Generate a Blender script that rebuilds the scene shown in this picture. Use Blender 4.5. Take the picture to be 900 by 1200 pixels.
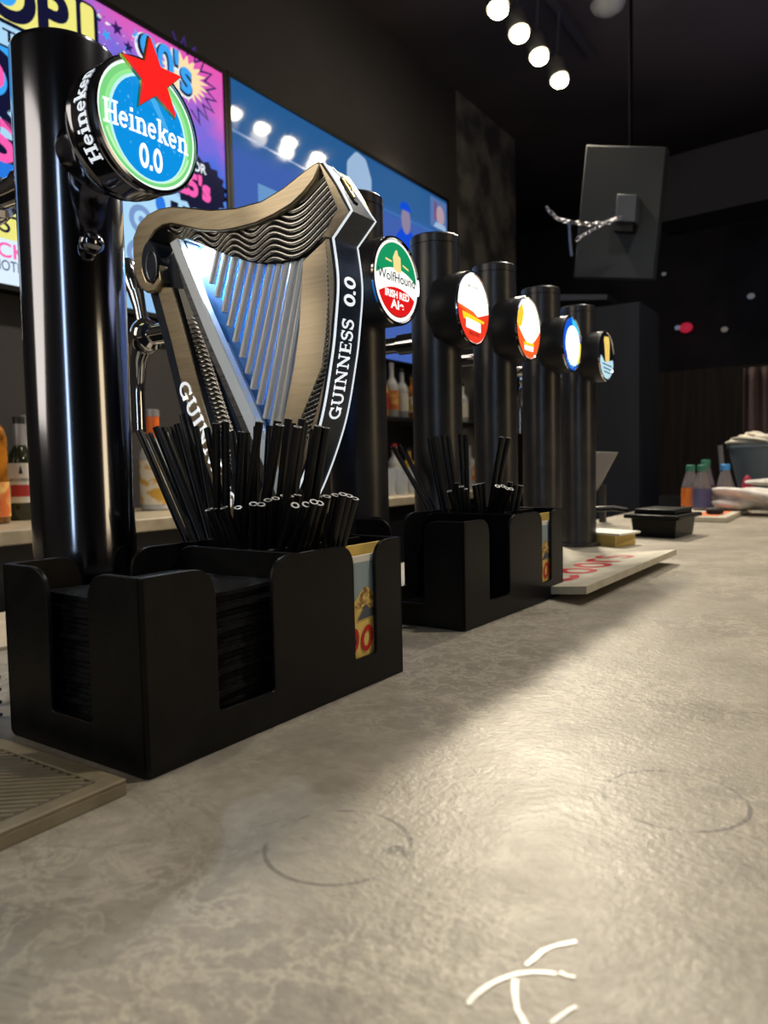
import bpy, bmesh, math, random
from mathutils import Vector, Matrix
R = math.radians; PI = math.pi
random.seed(11)
for o in list(bpy.data.objects): bpy.data.objects.remove(o)
S = bpy.context.scene
COL = S.collection

# ------------------------------------------------------------------ camera
cam = bpy.data.cameras.new('camera'); co = bpy.data.objects.new('camera', cam); COL.objects.link(co)
CH, PIT, ROL, YAW, FPX = .1632, .0607, -.0207, .5906, 876.1
fw = Vector((-math.sin(YAW)*math.cos(PIT), math.cos(YAW)*math.cos(PIT), -math.sin(PIT)))
r0 = Vector((math.cos(YAW), math.sin(YAW), 0)); u0 = r0.cross(fw)
rr = r0*math.cos(ROL)+u0*math.sin(ROL); uu = -r0*math.sin(ROL)+u0*math.cos(ROL)
co.matrix_world = Matrix(((rr.x, uu.x, -fw.x, 0), (rr.y, uu.y, -fw.y, 0), (rr.z, uu.z, -fw.z, CH), (0, 0, 0, 1)))
cam.sensor_fit = 'VERTICAL'; cam.sensor_height = 32; cam.lens = 32*FPX/1200
cam.clip_start = .01; cam.clip_end = 60
cam.dof.use_dof = True; cam.dof.focus_distance = .62; cam.dof.aperture_fstop = 9.5
S.camera = co

# ------------------------------------------------------------------ world, exposure, room lights
W = bpy.data.worlds.new('World'); S.world = W; W.use_nodes = True
W.node_tree.nodes['Background'].inputs[0].default_value = (.35, .38, .55, 1)
W.node_tree.nodes['Background'].inputs[1].default_value = .09
vs = S.view_settings; vs.view_transform = 'Standard'; vs.look = 'None'; vs.exposure = 0.0; vs.gamma = 1; vs.use_curve_mapping = False
S.cycles.max_bounces = 8; S.cycles.use_denoising = True; S.cycles.sample_clamp_indirect = 6

def area(name, loc, rot, sx, sy, power, color):
    l = bpy.data.lights.new(name, 'AREA'); l.shape = 'RECTANGLE'; l.size = sx; l.size_y = sy; l.energy = power; l.color = color
    o = bpy.data.objects.new(name, l); o.location = loc; o.rotation_euler = rot; COL.objects.link(o); return o
def spot(name, loc, target, power, color, ang=100, rad=.04, blend=.6):
    l = bpy.data.lights.new(name, 'SPOT'); l.energy = power; l.color = color; l.spot_size = R(ang); l.spot_blend = blend; l.shadow_soft_size = rad
    o = bpy.data.objects.new(name, l); o.location = loc
    o.rotation_euler = (Vector(target)-Vector(loc)).to_track_quat('-Z', 'Y').to_euler(); COL.objects.link(o); return o
# room light from behind the camera and the customers' side, ceiling downlights over the bar
area('room_light', (-1.2, -1.50, 1.15), (R(80), 0, R(-22)), 1.6, 1.3, 20, (1, .87, .70))  # unseen warm panel added so the harp metal has something to reflect
area('room_light', (.62, -1.50, 1.0), (R(88), 0, R(25)), 0.16, 1.8, 6, (.62, .80, 1))
area('room_light', (3.2, 1.55, .85), (0, R(90), 0), 1.5, .7, 13, (1, .76, .42))
area('ceiling_fill', (.2, 3.0, 1.35), (R(180), 0, 0), 1.6, 2.6, 9, (.78, .70, 1))  # unseen source added to lift the dark ceiling
area('far_room_light', (2.6, 5.0, 2.3), (0, 0, 0), 1.5, 1.5, 10, (.65, .70, 1))
spot('bar_downlight', (.5, 1.15, 2.2), (.35, 1.0, 0), 84, (1, .90, .76), 110, .05)
spot('bar_downlight', (-.35, 2.3, 2.2), (-.3, 2.0, 0), 70, (1, .92, .80), 110, .05)
spot('back_bar_downlight', (-1.75, 1.4, 2.2), (-2.0, 1.4, 0), 16, (1, .82, .55), 80, .05)
spot('back_bar_downlight', (-1.75, 3.4, 2.2), (-2.0, 3.4, 0), 40, (1, .85, .62), 80, .05)

# ------------------------------------------------------------------ materials
def mat(name, col, rough=.5, metal=0, emit=None, es=0, coat=0, spec=.5, trans=0, aniso=0, ior=1.45):
    m = bpy.data.materials.new(name); m.use_nodes = True; b = m.node_tree.nodes['Principled BSDF']
    b.inputs['Base Color'].default_value = (*col, 1); b.inputs['Roughness'].default_value = rough; b.inputs['Metallic'].default_value = metal
    b.inputs['Specular IOR Level'].default_value = spec; b.inputs['IOR'].default_value = ior
    b.inputs['Coat Weight'].default_value = coat; b.inputs['Coat Roughness'].default_value = .03
    b.inputs['Transmission Weight'].default_value = trans; b.inputs['Anisotropic'].default_value = aniso
    if emit: b.inputs['Emission Color'].default_value = (*emit, 1); b.inputs['Emission Strength'].default_value = es
    return m
def nt(m): return m.node_tree.nodes, m.node_tree.links, m.node_tree.nodes['Principled BSDF']
def noise_mat(m, scale, c1, c2, bump=0, rough=None, detail=6, lo=.35, hi=.65, stretch=None, bscale=None):
    N, L, b = nt(m); tc = N.new('ShaderNodeTexCoord'); src = tc.outputs['Object']
    if stretch:
        mp = N.new('ShaderNodeMapping'); mp.inputs['Scale'].default_value = stretch; L.new(src, mp.inputs[0]); src = mp.outputs[0]
    n = N.new('ShaderNodeTexNoise'); n.inputs['Scale'].default_value = scale; n.inputs['Detail'].default_value = detail; L.new(src, n.inputs['Vector'])
    cr = N.new('ShaderNodeValToRGB'); cr.color_ramp.elements[0].position = lo; cr.color_ramp.elements[1].position = hi
    cr.color_ramp.elements[0].color = (*c1, 1); cr.color_ramp.elements[1].color = (*c2, 1)
    L.new(n.outputs['Fac'], cr.inputs[0]); L.new(cr.outputs[0], b.inputs['Base Color'])
    if bump:
        n2 = N.new('ShaderNodeTexNoise'); n2.inputs['Scale'].default_value = bscale or scale*3; n2.inputs['Detail'].default_value = 5; L.new(src, n2.inputs['Vector'])
        bp = N.new('ShaderNodeBump'); bp.inputs['Strength'].default_value = bump; bp.inputs['Distance'].default_value = .002
        L.new(n2.outputs['Fac'], bp.inputs['Height']); L.new(bp.outputs[0], b.inputs['Normal'])
    if rough:
        mr = N.new('ShaderNodeMapRange'); mr.inputs['To Min'].default_value = rough[0]; mr.inputs['To Max'].default_value = rough[1]
        L.new(n.outputs['Fac'], mr.inputs[0]); L.new(mr.outputs[0], b.inputs['Roughness'])
    return m
def glow(name, col, s=1.0, rough=.12): return mat(name, tuple(c*.08 for c in col), rough, 0, col, s, 0, .5)

M = {}
M['plastic'] = noise_mat(mat('black_plastic', (.006, .006, .0065), .36, spec=.25), 60, (.0035, .0035, .004), (.006, .006, .0068), .10, (.28, .42), bscale=900)
M['straw'] = mat('black_straw', (.006, .006, .007), .30, spec=.4)
M['strawtip'] = mat('straw_tip_glint', (.6, .6, .6), .4)  # black straw ends; light caught on the tips painted as pale grey
M['chromeblack'] = noise_mat(mat('black_chrome', (.25, .26, .30), .12, 1), 9, (.20, .21, .26), (.27, .28, .32), .0, (.09, .16), stretch=(1, 1, .15))
M['chrome'] = mat('chrome', (.75, .75, .77), .08, 1)
M['satin'] = noise_mat(mat('black_satin_metal', (.05, .05, .055), .34, .6), 30, (.045, .045, .052), (.062, .060, .062), .05, (.28, .38), bscale=500)
M['satin2'] = mat('black_satin_paint', (.014, .014, .016), .42)
M['napkin'] = noise_mat(mat('black_paper', (.008, .008, .009), .9, spec=.2), 200, (.004, .004, .005), (.011, .011, .013), .6, bscale=700)
M['white'] = mat('white_paint', (.8, .8, .8), .4)
M['card_y'] = mat('yellow_card', (.85, .60, .16), .55)
M['card_w'] = mat('white_card', (.8, .78, .7), .6)
M['card_b'] = mat('grey_blue_card', (.30, .38, .42), .55)
M['card_g'] = mat('dark_grey_print', (.09, .10, .13), .55)
M['card_o'] = noise_mat(mat('mountain_print', (.5, .3, .1), .55), 260, (.25, .13, .04), (.80, .55, .18), lo=.4, hi=.6)
M['card_r'] = mat('red_print', (.55, .015, .02), .5)
M['mat_w'] = noise_mat(mat('cream_rubber', (.55, .5, .38), .5), 40, (.50, .46, .36), (.62, .57, .45), .05)
M['mat_t'] = noise_mat(mat('tan_rubber', (.30, .25, .15), .55), 50, (.20, .165, .10), (.27, .225, .145), .05)
M['bronze'] = noise_mat(mat('brushed_bronze', (.42, .35, .24), .28, 1), 10, (.52, .44, .31), (.62, .53, .385), .0, (.26, .34), stretch=(3, 3, 40))
M['steel'] = noise_mat(mat('brushed_steel', (.2, .21, .23), .28, 1), 10, (.15, .165, .19), (.21, .22, .25), .0, (.24, .32), stretch=(3, 3, 40))
M['groove'] = mat('harp_groove_metal', (.62, .62, .60), .24, 1)
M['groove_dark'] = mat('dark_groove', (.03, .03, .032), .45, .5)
M['navy'] = noise_mat(mat('navy_satin', (.012, .018, .035), .3), 80, (.012, .022, .045), (.022, .036, .068), .03)
M['black'] = mat('black_gap', (.004, .004, .005), .6)
M['whiteline'] = mat('white_line_glow', (.8, .8, .8), .4, 0, (.85, .93, 1), .75)  # white paint and print with added glow; the pillar lettering is LED-lit
M['gold'] = mat('gold', (.7, .52, .18), .25, 1)
M['ledblue'] = mat('lit_blue_panel', (.02, .28, .80), .35, 0, (.005, .16, .80), .35)
M['led'] = mat('led_strip', (1, 1, 1), .5, 0, (.75, .93, 1), 14)
M['string'] = mat('string_metal', (.92, .91, .88), .32, .55)
M['rubber'] = mat('black_rubber', (.01, .01, .01), .7)

def srgb(r, g, b): return tuple(((c/255)/12.92 if c/255 <= .04045 else ((c/255+.055)/1.055)**2.4) for c in (r, g, b))
def G(name, rgb, s=1.0, **k):
    key = 'g_'+name
    if key not in M: M[key] = glow(name, srgb(*rgb), s, **k)
    return M[key]

# ------------------------------------------------------------------ mesh helpers
class MB:
    def __init__(s): s.v = []; s.f = []; s.mi = []; s.mats = []; s.cur = 0
    def use(s, m):
        if m not in s.mats: s.mats.append(m)
        s.cur = s.mats.index(m); return s
    def add(s, vs, fs):
        b = len(s.v); s.v += [tuple(v) for v in vs]; s.f += [tuple(b+i for i in f) for f in fs]; s.mi += [s.cur]*len(fs); return s
    def box(s, x0, x1, y0, y1, z0, z1):
        return s.add([(x, y, z) for z in (z0, z1) for y in (y0, y1) for x in (x0, x1)],
                     [(0, 2, 3, 1), (4, 5, 7, 6), (0, 1, 5, 4), (2, 6, 7, 3), (0, 4, 6, 2), (1, 3, 7, 5)])
    def prism(s, poly, ax, a, b, chamf=0):
        n = len(poly)
        def P(p, c): return {'X': (c, p[0], p[1]), 'Y': (p[0], c, p[1]), 'Z': (p[0], p[1], c)}[ax]
        return s.add([P(p, a) for p in poly]+[P(p, b) for p in poly],
                     [tuple(range(n)), tuple(range(2*n-1, n-1, -1))]+[(i, i+n, (i+1) % n+n, (i+1) % n) for i in range(n)])
    def lathe(s, prof, c=(0, 0, 0), ax='Z', n=32, cap=True):
        vs = []; fs = []
        for (r, h) in prof:
            for k in range(n):
                a = 2*PI*k/n; p, q = r*math.cos(a), r*math.sin(a)
                vs.append({'Z': (c[0]+p, c[1]+q, c[2]+h), 'X': (c[0]+h, c[1]+p, c[2]+q), 'Y': (c[0]+q, c[1]+h, c[2]+p)}[ax])
        m = len(prof)
        for i in range(m-1):
            for k in range(n): fs.append((i*n+k, i*n+(k+1) % n, (i+1)*n+(k+1) % n, (i+1)*n+k))
        if cap: fs += [tuple(range(n-1, -1, -1)), tuple((m-1)*n+k for k in range(n))]
        return s.add(vs, fs)
    def tube(s, pts, rad, n=10, cap=True):
        pts = [Vector(p) for p in pts]; vs = []; fs = []; N = len(pts); up = None
        for i, p in enumerate(pts):
            t = (pts[min(i+1, N-1)]-pts[max(i-1, 0)]).normalized()
            if up is None: up = Vector((0, 0, 1)) if abs(t.z) < .9 else Vector((1, 0, 0))
            a = (up-t*up.dot(t)).normalized(); up = a; b = t.cross(a)
            r = rad[i] if isinstance(rad, (list, tuple)) else rad
            for k in range(n):
                w = 2*PI*k/n; vs.append(p+a*math.cos(w)*r+b*math.sin(w)*r)
        for i in range(N-1):
            for k in range(n): fs.append((i*n+k, i*n+(k+1) % n, (i+1)*n+(k+1) % n, (i+1)*n+k))
        if cap: fs += [tuple(range(n-1, -1, -1)), tuple((N-1)*n+k for k in range(n))]
        return s.add(vs, fs)
    def ball(s, c, r, n=16, m=10):
        rx, ry, rz = r if isinstance(r, tuple) else (r, r, r)
        vs = []; fs = []
        for i in range(m+1):
            a = PI*i/m
            for k in range(n):
                b = 2*PI*k/n; vs.append((c[0]+rx*max(math.sin(a), 1e-3)*math.cos(b), c[1]+ry*max(math.sin(a), 1e-3)*math.sin(b), c[2]+rz*math.cos(a)))
        for i in range(m):
            for k in range(n): fs.append((i*n+k, (i+1)*n+k, (i+1)*n+(k+1) % n, i*n+(k+1) % n))
        return s.add(vs, fs)
    def grid(s, fn, nu, nv):
        vs = [fn(i/nu, j/nv) for i in range(nu+1) for j in range(nv+1)]; w = nv+1
        return s.add(vs, [(i*w+j, (i+1)*w+j, (i+1)*w+j+1, i*w+j+1) for i in range(nu) for j in range(nv)])
    def build(s, name, parent=None, world=False, bevel=0, smooth=35, seg=2, mat=None):
        me = bpy.data.meshes.new(name)
        off = Vector(parent.location) if (parent and world) else Vector((0, 0, 0))
        if parent and world and parent.parent: off = off+Vector(parent.parent.location)
        me.from_pydata([Vector(v)-off for v in s.v], [], s.f)
        for m in (s.mats or [mat]): me.materials.append(m)
        for i, p in enumerate(me.polygons): p.material_index = s.mi[i]; p.use_smooth = True
        bm = bmesh.new(); bm.from_mesh(me); bmesh.ops.recalc_face_normals(bm, faces=bm.faces); bm.to_mesh(me); bm.free()
        me.set_sharp_from_angle(angle=R(smooth)); me.update()
        o = bpy.data.objects.new(name, me); COL.objects.link(o)
        if parent: o.parent = parent
        if bevel:
            bv = o.modifiers.new('bevel', 'BEVEL'); bv.width = bevel; bv.segments = seg; bv.limit_method = 'ANGLE'; bv.angle_limit = R(40)
            bv.harden_normals = False
        return o
def mb(m): return MB().use(m)
def empty(name, loc, rz=0):
    o = bpy.data.objects.new(name, None); o.location = loc; o.rotation_euler = (0, 0, rz); o.empty_display_size = .02; COL.objects.link(o); return o
def tag(o, label, cat, group=None, kind=None):
    o['label'] = label; o['category'] = cat
    if group: o['group'] = group
    if kind: o['kind'] = kind
    return o
def struct(o): o['kind'] = 'structure'; return o
def arc(cx, cy, rx, ry, a0, a1, n=14): return [(cx+rx*math.cos(R(a0+(a1-a0)*i/n)), cy+ry*math.sin(R(a0+(a1-a0)*i/n))) for i in range(n+1)]
def rpoly(pts, rads, n=6):
    out = []; N = len(pts)
    for i, p in enumerate(pts):
        r = rads[i] if isinstance(rads, (list, tuple)) else rads
        if r <= 0: out.append(p); continue
        p = Vector(p); a = Vector(pts[i-1]); b = Vector(pts[(i+1) % N]); da = (a-p).normalized(); db = (b-p).normalized()
        ang = da.angle(db); d = min(r/math.tan(ang/2), (a-p).length*.49, (b-p).length*.49)
        A = p+da*d; B = p+db*d
        for k in range(n+1):
            t = k/n; q = A*(1-t)**2+p*2*t*(1-t)+B*t*t; out.append((q.x, q.y))
    return out

# stroke lettering: each glyph = advance, strokes (points, width)
def box_s(x0, x1, y, w): return ([(x0, y), (x1, y)], w)
SW, SF = .19, .10
def stem(x, y0, y1, b=1, t=1, s=.2):
    o = [([(x, y0), (x, y1)], SW)]
    if b: o.append(box_s(x-s, x+s, y0+SF/2, SF))
    if t: o.append(box_s(x-s, x+s, y1-SF/2, SF))
    return o
GL = {
 'H': (.98, stem(.2, 0, 1)+stem(.76, 0, 1)+[box_s(.2, .76, .5, .12)]),
 'e': (.66, [([(.09, .36)]+[(.50, .36)]+arc(.31, .34, .23, .28, 10, 320), .13)]),
 'i': (.42, stem(.2, 0, .68, 1, 0)+[box_s(.02, .2, .63, SF), ([(.2, .80), (.2, .97)], .19)]),
 'n': (.84, stem(.2, 0, .68, 1, 0, .18)+stem(.63, 0, .5, 1, 0, .18)+[box_s(.02, .2, .63, SF), (arc(.43, .44, .20, .19, 170, 0), .14)]),
 'k': (.80, stem(.2, 0, 1, 1, 0, .18)+[box_s(.02, .2, .95, SF), ([(.24, .28), (.62, .66)], .13), ([(.36, .38), (.66, .04)], .17), box_s(.46, .78, .64, SF), box_s(.50, .82, .05, SF)]),
 'G': (.98, [(arc(.50, .5, .38, .43, 42, 330, 20), .16), ([(.80, .0), (.80, .42)], .17), box_s(.58, .96, .42, SF), ([(.80, .66), (.80, .98)], .08)]),
 'U': (1.0, [([(.22, 1), (.22, .36)]+arc(.50, .36, .28, .30, 180, 360)+[(.78, 1)], .15), box_s(.02, .42, .95, SF), box_s(.60, .96, .95, SF)]),
 'I': (.48, stem(.24, 0, 1)),
 'N': (1.06, [([(.22, 0), (.22, 1)], .10), ([(.82, 0), (.82, 1)], .10), ([(.18, .98), (.84, .04)], .19), box_s(.04, .40, .05, SF), box_s(.64, 1.0, .95, SF), box_s(.04, .24, .95, SF)]),
 'E': (.84, stem(.22, 0, 1, 0, 0)+[box_s(.04, .74, .05, SF), box_s(.04, .72, .95, SF), box_s(.2, .58, .5, SF), ([(.72, .02), (.72, .26)], .07), ([(.70, .76), (.70, .98)], .07), ([(.58, .38), (.58, .62)], .06)]),
 'S': (.76, [(arc(.37, .73, .25, .21, 20, 270, 14)+arc(.37, .27, .25, .25, 90, -160, 14), .15), ([(.63, .70), (.63, .98)], .07), ([(.10, .02), (.10, .32)], .07)]),
 '0': (.70, [(arc(.35, .5, .24, .41, 0, 360, 24), .19)]),
 '.': (.28, [([(.12, 0), (.12, .2)], .2)]),
 'C': (.95, [(arc(.52, .5, .40, .42, 50, 318, 20), .17)]),
 'o': (.74, [(arc(.36, .34, .24, .30, 0, 360, 20), .14)]),
 'r': (.56, [([(.14, 0), (.14, .66)], .15), (arc(.36, .40, .21, .24, 170, 50), .13)]),
 's': (.56, [(arc(.28, .50, .17, .14, 20, 270, 10)+arc(.28, .19, .19, .17, 90, -160, 10), .12)]),
 ' ': (.4, []),
}
def ribbon(pts, w):
    P = [Vector(p) for p in pts]; n = len(P); A = []; B = []
    closed = (P[0]-P[-1]).length < 1e-5 and n > 3
    for i in range(n):
        a = P[i-1] if i > 0 else (P[-2] if closed else None); b = P[i+1] if i < n-1 else (P[1] if closed else None)
        d1 = (P[i]-a).normalized() if a is not None else None; d2 = (b-P[i]).normalized() if b is not None else None
        d1 = d1 or d2; d2 = d2 or d1
        t = (d1+d2)
        t = t.normalized() if t.length > 1e-4 else d1
        nn = Vector((-t.y, t.x)); k = max(.45, abs(t.dot(d1)))
        A.append(P[i]+nn*w/2/k); B.append(P[i]-nn*w/2/k)
    return A, B
def serif_text(m, txt, size, fn, slant=0, wscale=1.0, sub=1):
    """adds stroke lettering to mesh m, fn(u,v)->3D; returns width"""
    x = 0
    for ch in txt:
        adv, st = GL[ch]
        for pts, w in st:
            if len(pts) == 2 and sub > 1: pts = [(pts[0][0]+(pts[1][0]-pts[0][0])*i/sub, pts[0][1]+(pts[1][1]-pts[0][1])*i/sub) for i in range(sub+1)]
            A, B = ribbon(pts, w)
            vs = []
            for a, b in zip(A, B):
                for q in (a, b): vs.append(fn((x+(q.x+q.y*slant)*wscale)*size, q.y*size))
            m.add(vs, [(2*i, 2*i+1, 2*i+3, 2*i+2) for i in range(len(A)-1)])
        x += adv*wscale
    return x*size
def text_w(txt, size, wscale=1.0): return sum(GL[c][0] for c in txt)*size*wscale
_tc = {}
def plain_text(m, txt, size, fn, bold=.0, ws=1.0, align='L'):
    key = (txt, bold)
    if key not in _tc:
        cu = bpy.data.curves.new('t', 'FONT'); cu.body = txt; cu.size = 1.4; cu.offset = bold; cu.fill_mode = 'BOTH' if False else 'FRONT'
        o = bpy.data.objects.new('t', cu); COL.objects.link(o); dg = bpy.context.evaluated_depsgraph_get(); dg.update()
        me = bpy.data.meshes.new_from_object(o.evaluated_get(dg))
        _tc[key] = ([tuple(v.co) for v in me.vertices], [tuple(p.vertices) for p in me.polygons])
        bpy.data.objects.remove(o); bpy.data.curves.remove(cu); bpy.data.meshes.remove(me)
    vs, fs = _tc[key]; w = max(v[0] for v in vs)*size*ws; ox = {'L': 0, 'C': -w/2, 'R': -w}[align]
    m.add([fn(v[0]*size*ws+ox, v[1]*size) for v in vs], fs); return w

# ------------------------------------------------------------------ large structure
wallm = noise_mat(mat('dark_wall_paint', (.03, .028, .032), .75), 1.5, (.024, .022, .025), (.038, .034, .038), .2, bscale=30)
ceilm = noise_mat(mat('dark_ceiling', (.035, .03, .03), .8), 1.2, (.040, .034, .039), (.062, .052, .056), .2, bscale=20)
plasterm = noise_mat(mat('grey_plaster', (.08, .08, .085), .8), 5, (.035, .035, .040), (.13, .125, .12), .5, bscale=30, lo=.42, hi=.62)
farm = noise_mat(mat('far_wall', (.012, .012, .018), .8), 3, (.018, .018, .028), (.034, .032, .046))
brownm = noise_mat(mat('dark_brown_panelling', (.04, .028, .022), .6), 6, (.030, .022, .020), (.060, .042, .034), stretch=(4, 4, .3))
floorm = noise_mat(mat('dark_floor', (.03, .028, .026), .5), 3, (.02, .018, .017), (.04, .036, .033))
def st(name, m): return struct(m.build(name))
st('wall_left', mb(wallm).box(-2.30, -2.17, -1.6, 4.1, -1.07, 2.55))
struct(mb(plasterm).box(-2.30, -2.165, 4.1, 4.95, -1.07, 2.55).build('trim_1'))
st('wall_recess', mb(farm).box(-3.4, -3.3, 4.95, 7.0, -1.07, 2.55))
st('wall_far', mb(farm).box(-3.4, 4.0, 7.0, 7.1, .95, 2.55))
struct(mb(brownm).box(-3.4, 4.0, 6.97, 7.1, -1.07, .95).build('trim_2'))
st('wall_right', mb(wallm).box(3.9, 4.0, -1.6, 7.0, -1.07, 2.55))
st('wall_back', mb(wallm).box(-2.3, 4.0, -1.7, -1.6, -1.07, 2.55))
st('ceiling', mb(ceilm).box(-3.4, 4.0, -1.7, 7.1, 2.40, 2.5))
st('floor', mb(floorm).box(-3.4, 4.0, -1.7, 7.1, -1.12, -1.07))
# ceiling beam at the far right
beamm = mat('grey_beam', (.018, .018, .023), .8)
struct(mb(beamm).prism([(-1.2358,2.0556), (-0.5773,2.0823), (-0.5734,1.6837), (-1.2353,1.6653)], 'Y', 5.0, 5.35).build('trim_3'))
# dark pier beyond the end of the taps
pierm = noise_mat(mat('blue_black_pier', (.03, .035, .05), .6), 6, (.003, .005, .009), (.009, .012, .021), .3, stretch=(1, 1, .25))
struct(mb(pierm).box(-.96, -.775, 2.9, 3.2, -1.07, .76).build('trim_4'))

# ------------------------------------------------------------------ counter
def counter_material():
    m = mat('concrete_counter', (.3, .26, .2), .34); N, L, b = nt(m)
    tc = N.new('ShaderNodeTexCoord'); O = tc.outputs['Object']
    def noise(sc, det=8, rough=.6, dist=0):
        n = N.new('ShaderNodeTexNoise'); n.inputs['Scale'].default_value = sc; n.inputs['Detail'].default_value = det
        n.inputs['Roughness'].default_value = rough; n.inputs['Distortion'].default_value = dist; L.new(O, n.inputs['Vector']); return n.outputs['Fac']
    def ramp(x, st):
        r = N.new('ShaderNodeValToRGB'); e = r.color_ramp.elements
        while len(e) < len(st): e.new(.5)
        for i, (p, c) in enumerate(st): e[i].position = p; e[i].color = (*c, 1) if isinstance(c, tuple) else (c, c, c, 1)
        L.new(x, r.inputs[0]); return r.outputs[0]
    def math_(op, a, c=None):
        n = N.new('ShaderNodeMath'); n.operation = op
        for i, v in enumerate((a, c)):
            if v is None: continue
            if isinstance(v, (int, float)): n.inputs[i].default_value = v
            else: L.new(v, n.inputs[i])
        return n.outputs[0]
    def mix(f, a, c, mode='MIX'):
        n = N.new('ShaderNodeMix'); n.data_type = 'RGBA'; n.blend_type = mode
        if isinstance(f, (int, float)): n.inputs[0].default_value = f
        else: L.new(f, n.inputs[0])
        for i, v in ((6, a), (7, c)):
            if isinstance(v, tuple): n.inputs[i].default_value = (*v, 1)
            else: L.new(v, n.inputs[i])
        return n.outputs[2]
    base = ramp(noise(9, 10, .62, .4), [(.32, (.235, .208, .168)), (.5, (.32, .288, .232)), (.68, (.395, .358, .295))])
    fine = ramp(noise(120, 6), [(.3, .85), (.7, 1.1)])
    c = mix(1, base, fine, 'MULTIPLY')
    # pale branching mineral veins in patches
    v = math_('ABSOLUTE', math_('SUBTRACT', noise(38, 9, .70, .5), .5))
    vein = ramp(v, [(0.0, 1.0), (.014, .8), (.036, 0.0)])
    patch = ramp(noise(5, 3), [(.44, 0.0), (.55, 1.0)])
    c = mix(math_('MULTIPLY', math_('MULTIPLY', vein, patch), .42), c, (.62, .56, .44))
    # dark scratches towards the near right corner
    v2 = math_('ABSOLUTE', math_('SUBTRACT', noise(11, 7, .6, 2.0), .5))
    scr = ramp(v2, [(0, 1.0), (.006, .6), (.016, 0)])
    patch2 = ramp(noise(3.4, 3), [(.50, 0.0), (.62, 1.0)])
    c = mix(math_('MULTIPLY', math_('MULTIPLY', scr, patch2), .35), c, (.12, .105, .085))
    # dried glass rings
    sep = N.new('ShaderNodeSeparateXYZ'); L.new(O, sep.inputs[0])
    nz = noise(60, 3); nzb = noise(35, 4)
    dark = None
    for (cx, cy, r, dens, w) in ((-.1945, .2488, .0315, .49, .0010), (-.082, .3695, .033, .485, .0011), (-.22, .2400, .012, .60, .004), (-.168, .256, .004, .45, .003)):
        dx = math_('SUBTRACT', sep.outputs[0], cx); dy = math_('SUBTRACT', sep.outputs[1], cy)
        d = math_('SQRT', math_('ADD', math_('MULTIPLY', dx, dx), math_('MULTIPLY', dy, dy)))
        d = math_('ABSOLUTE', math_('SUBTRACT', d, r)); d = math_('ADD', d, math_('MULTIPLY', math_('SUBTRACT', nz, .5), .0012))
        ring = math_('MULTIPLY', math_('LESS_THAN', d, w), ramp(nzb, [(dens-.06, 0), (dens+.02, 1.0)]))
        dark = ring if dark is None else math_('MAXIMUM', dark, ring)
    c = mix(math_('MULTIPLY', dark, .72), c, (.085, .075, .065))
    L.new(c, b.inputs['Base Color'])
    rg = ramp(noise(14, 6), [(.3, .36), (.7, .50)]); L.new(rg, b.inputs['Roughness'])
    bp = N.new('ShaderNodeBump'); bp.inputs['Strength'].default_value = .38; bp.inputs['Distance'].default_value = .0012
    L.new(math_('ADD', noise(230, 4, .6), math_('MULTIPLY', noise(40, 3), 1.2)), bp.inputs['Height']); L.new(bp.outputs[0], b.inputs['Normal'])
    return m
M['counter'] = counter_material()
ctr = empty('bar_counter', (0, 0, 0)); tag(ctr, 'long grey-tan concrete bar counter with ring stains, carrying the taps and caddies', 'counter')
mb(M['counter']).box(-.68, .75, -.6, 2.72, -.05, 0).build('worktop', ctr, bevel=.003)
mb(satf := M['satin2']).box(-.62, .45, -.55, 2.66, -1.07, -.05).build('counter_front', ctr)
# white scratched mark near the front edge, its wet glint painted in as white
wm = mb(mat('white_mark_glint', (.82, .80, .74), .3))
def mark(pts, r):
    n_ = len(pts); r *= .8
    A, B = ribbon(pts, 2*r)
    vs = []
    for a, b in zip(A, B):
        k = .75+.5*random.random(); c = (a+b)/2; d = (a-b)/2*k; vs += [((c+d).x, (c+d).y, .0003), ((c-d).x, (c-d).y, .0003)]
    wm.add(vs, [(2*i, 2*i+1, 2*i+3, 2*i+2) for i in range(n_-1)])
mark([(-0.1022,0.1924), (-0.1022,0.1968), (-0.1013,0.2009), (-0.0999,0.2053), (-0.0977,0.2095), (-0.0952,0.2130), (-0.0918,0.2161), (-0.0881,0.2184), (-0.0846,0.2196)], .0011)
mark([(-0.0840,0.2210), (-0.0816,0.2206), (-0.0790,0.2213)], .0010)
mark([(-0.0945,0.2183), (-0.0935,0.2229), (-0.0926,0.2281), (-0.0902,0.2327), (-0.0872,0.2361), (-0.0846,0.2389)], .0010)
mark([(-0.0947,0.2105), (-0.0930,0.2061), (-0.0909,0.2021), (-0.0888,0.1984), (-0.0851,0.1950), (-0.0823,0.1921)], .0012)
mark([(-0.0782,0.1986), (-0.0770,0.2025), (-0.0755,0.2067), (-0.0742,0.2092)], .0010)
wm.build('white_mark', ctr)

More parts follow.
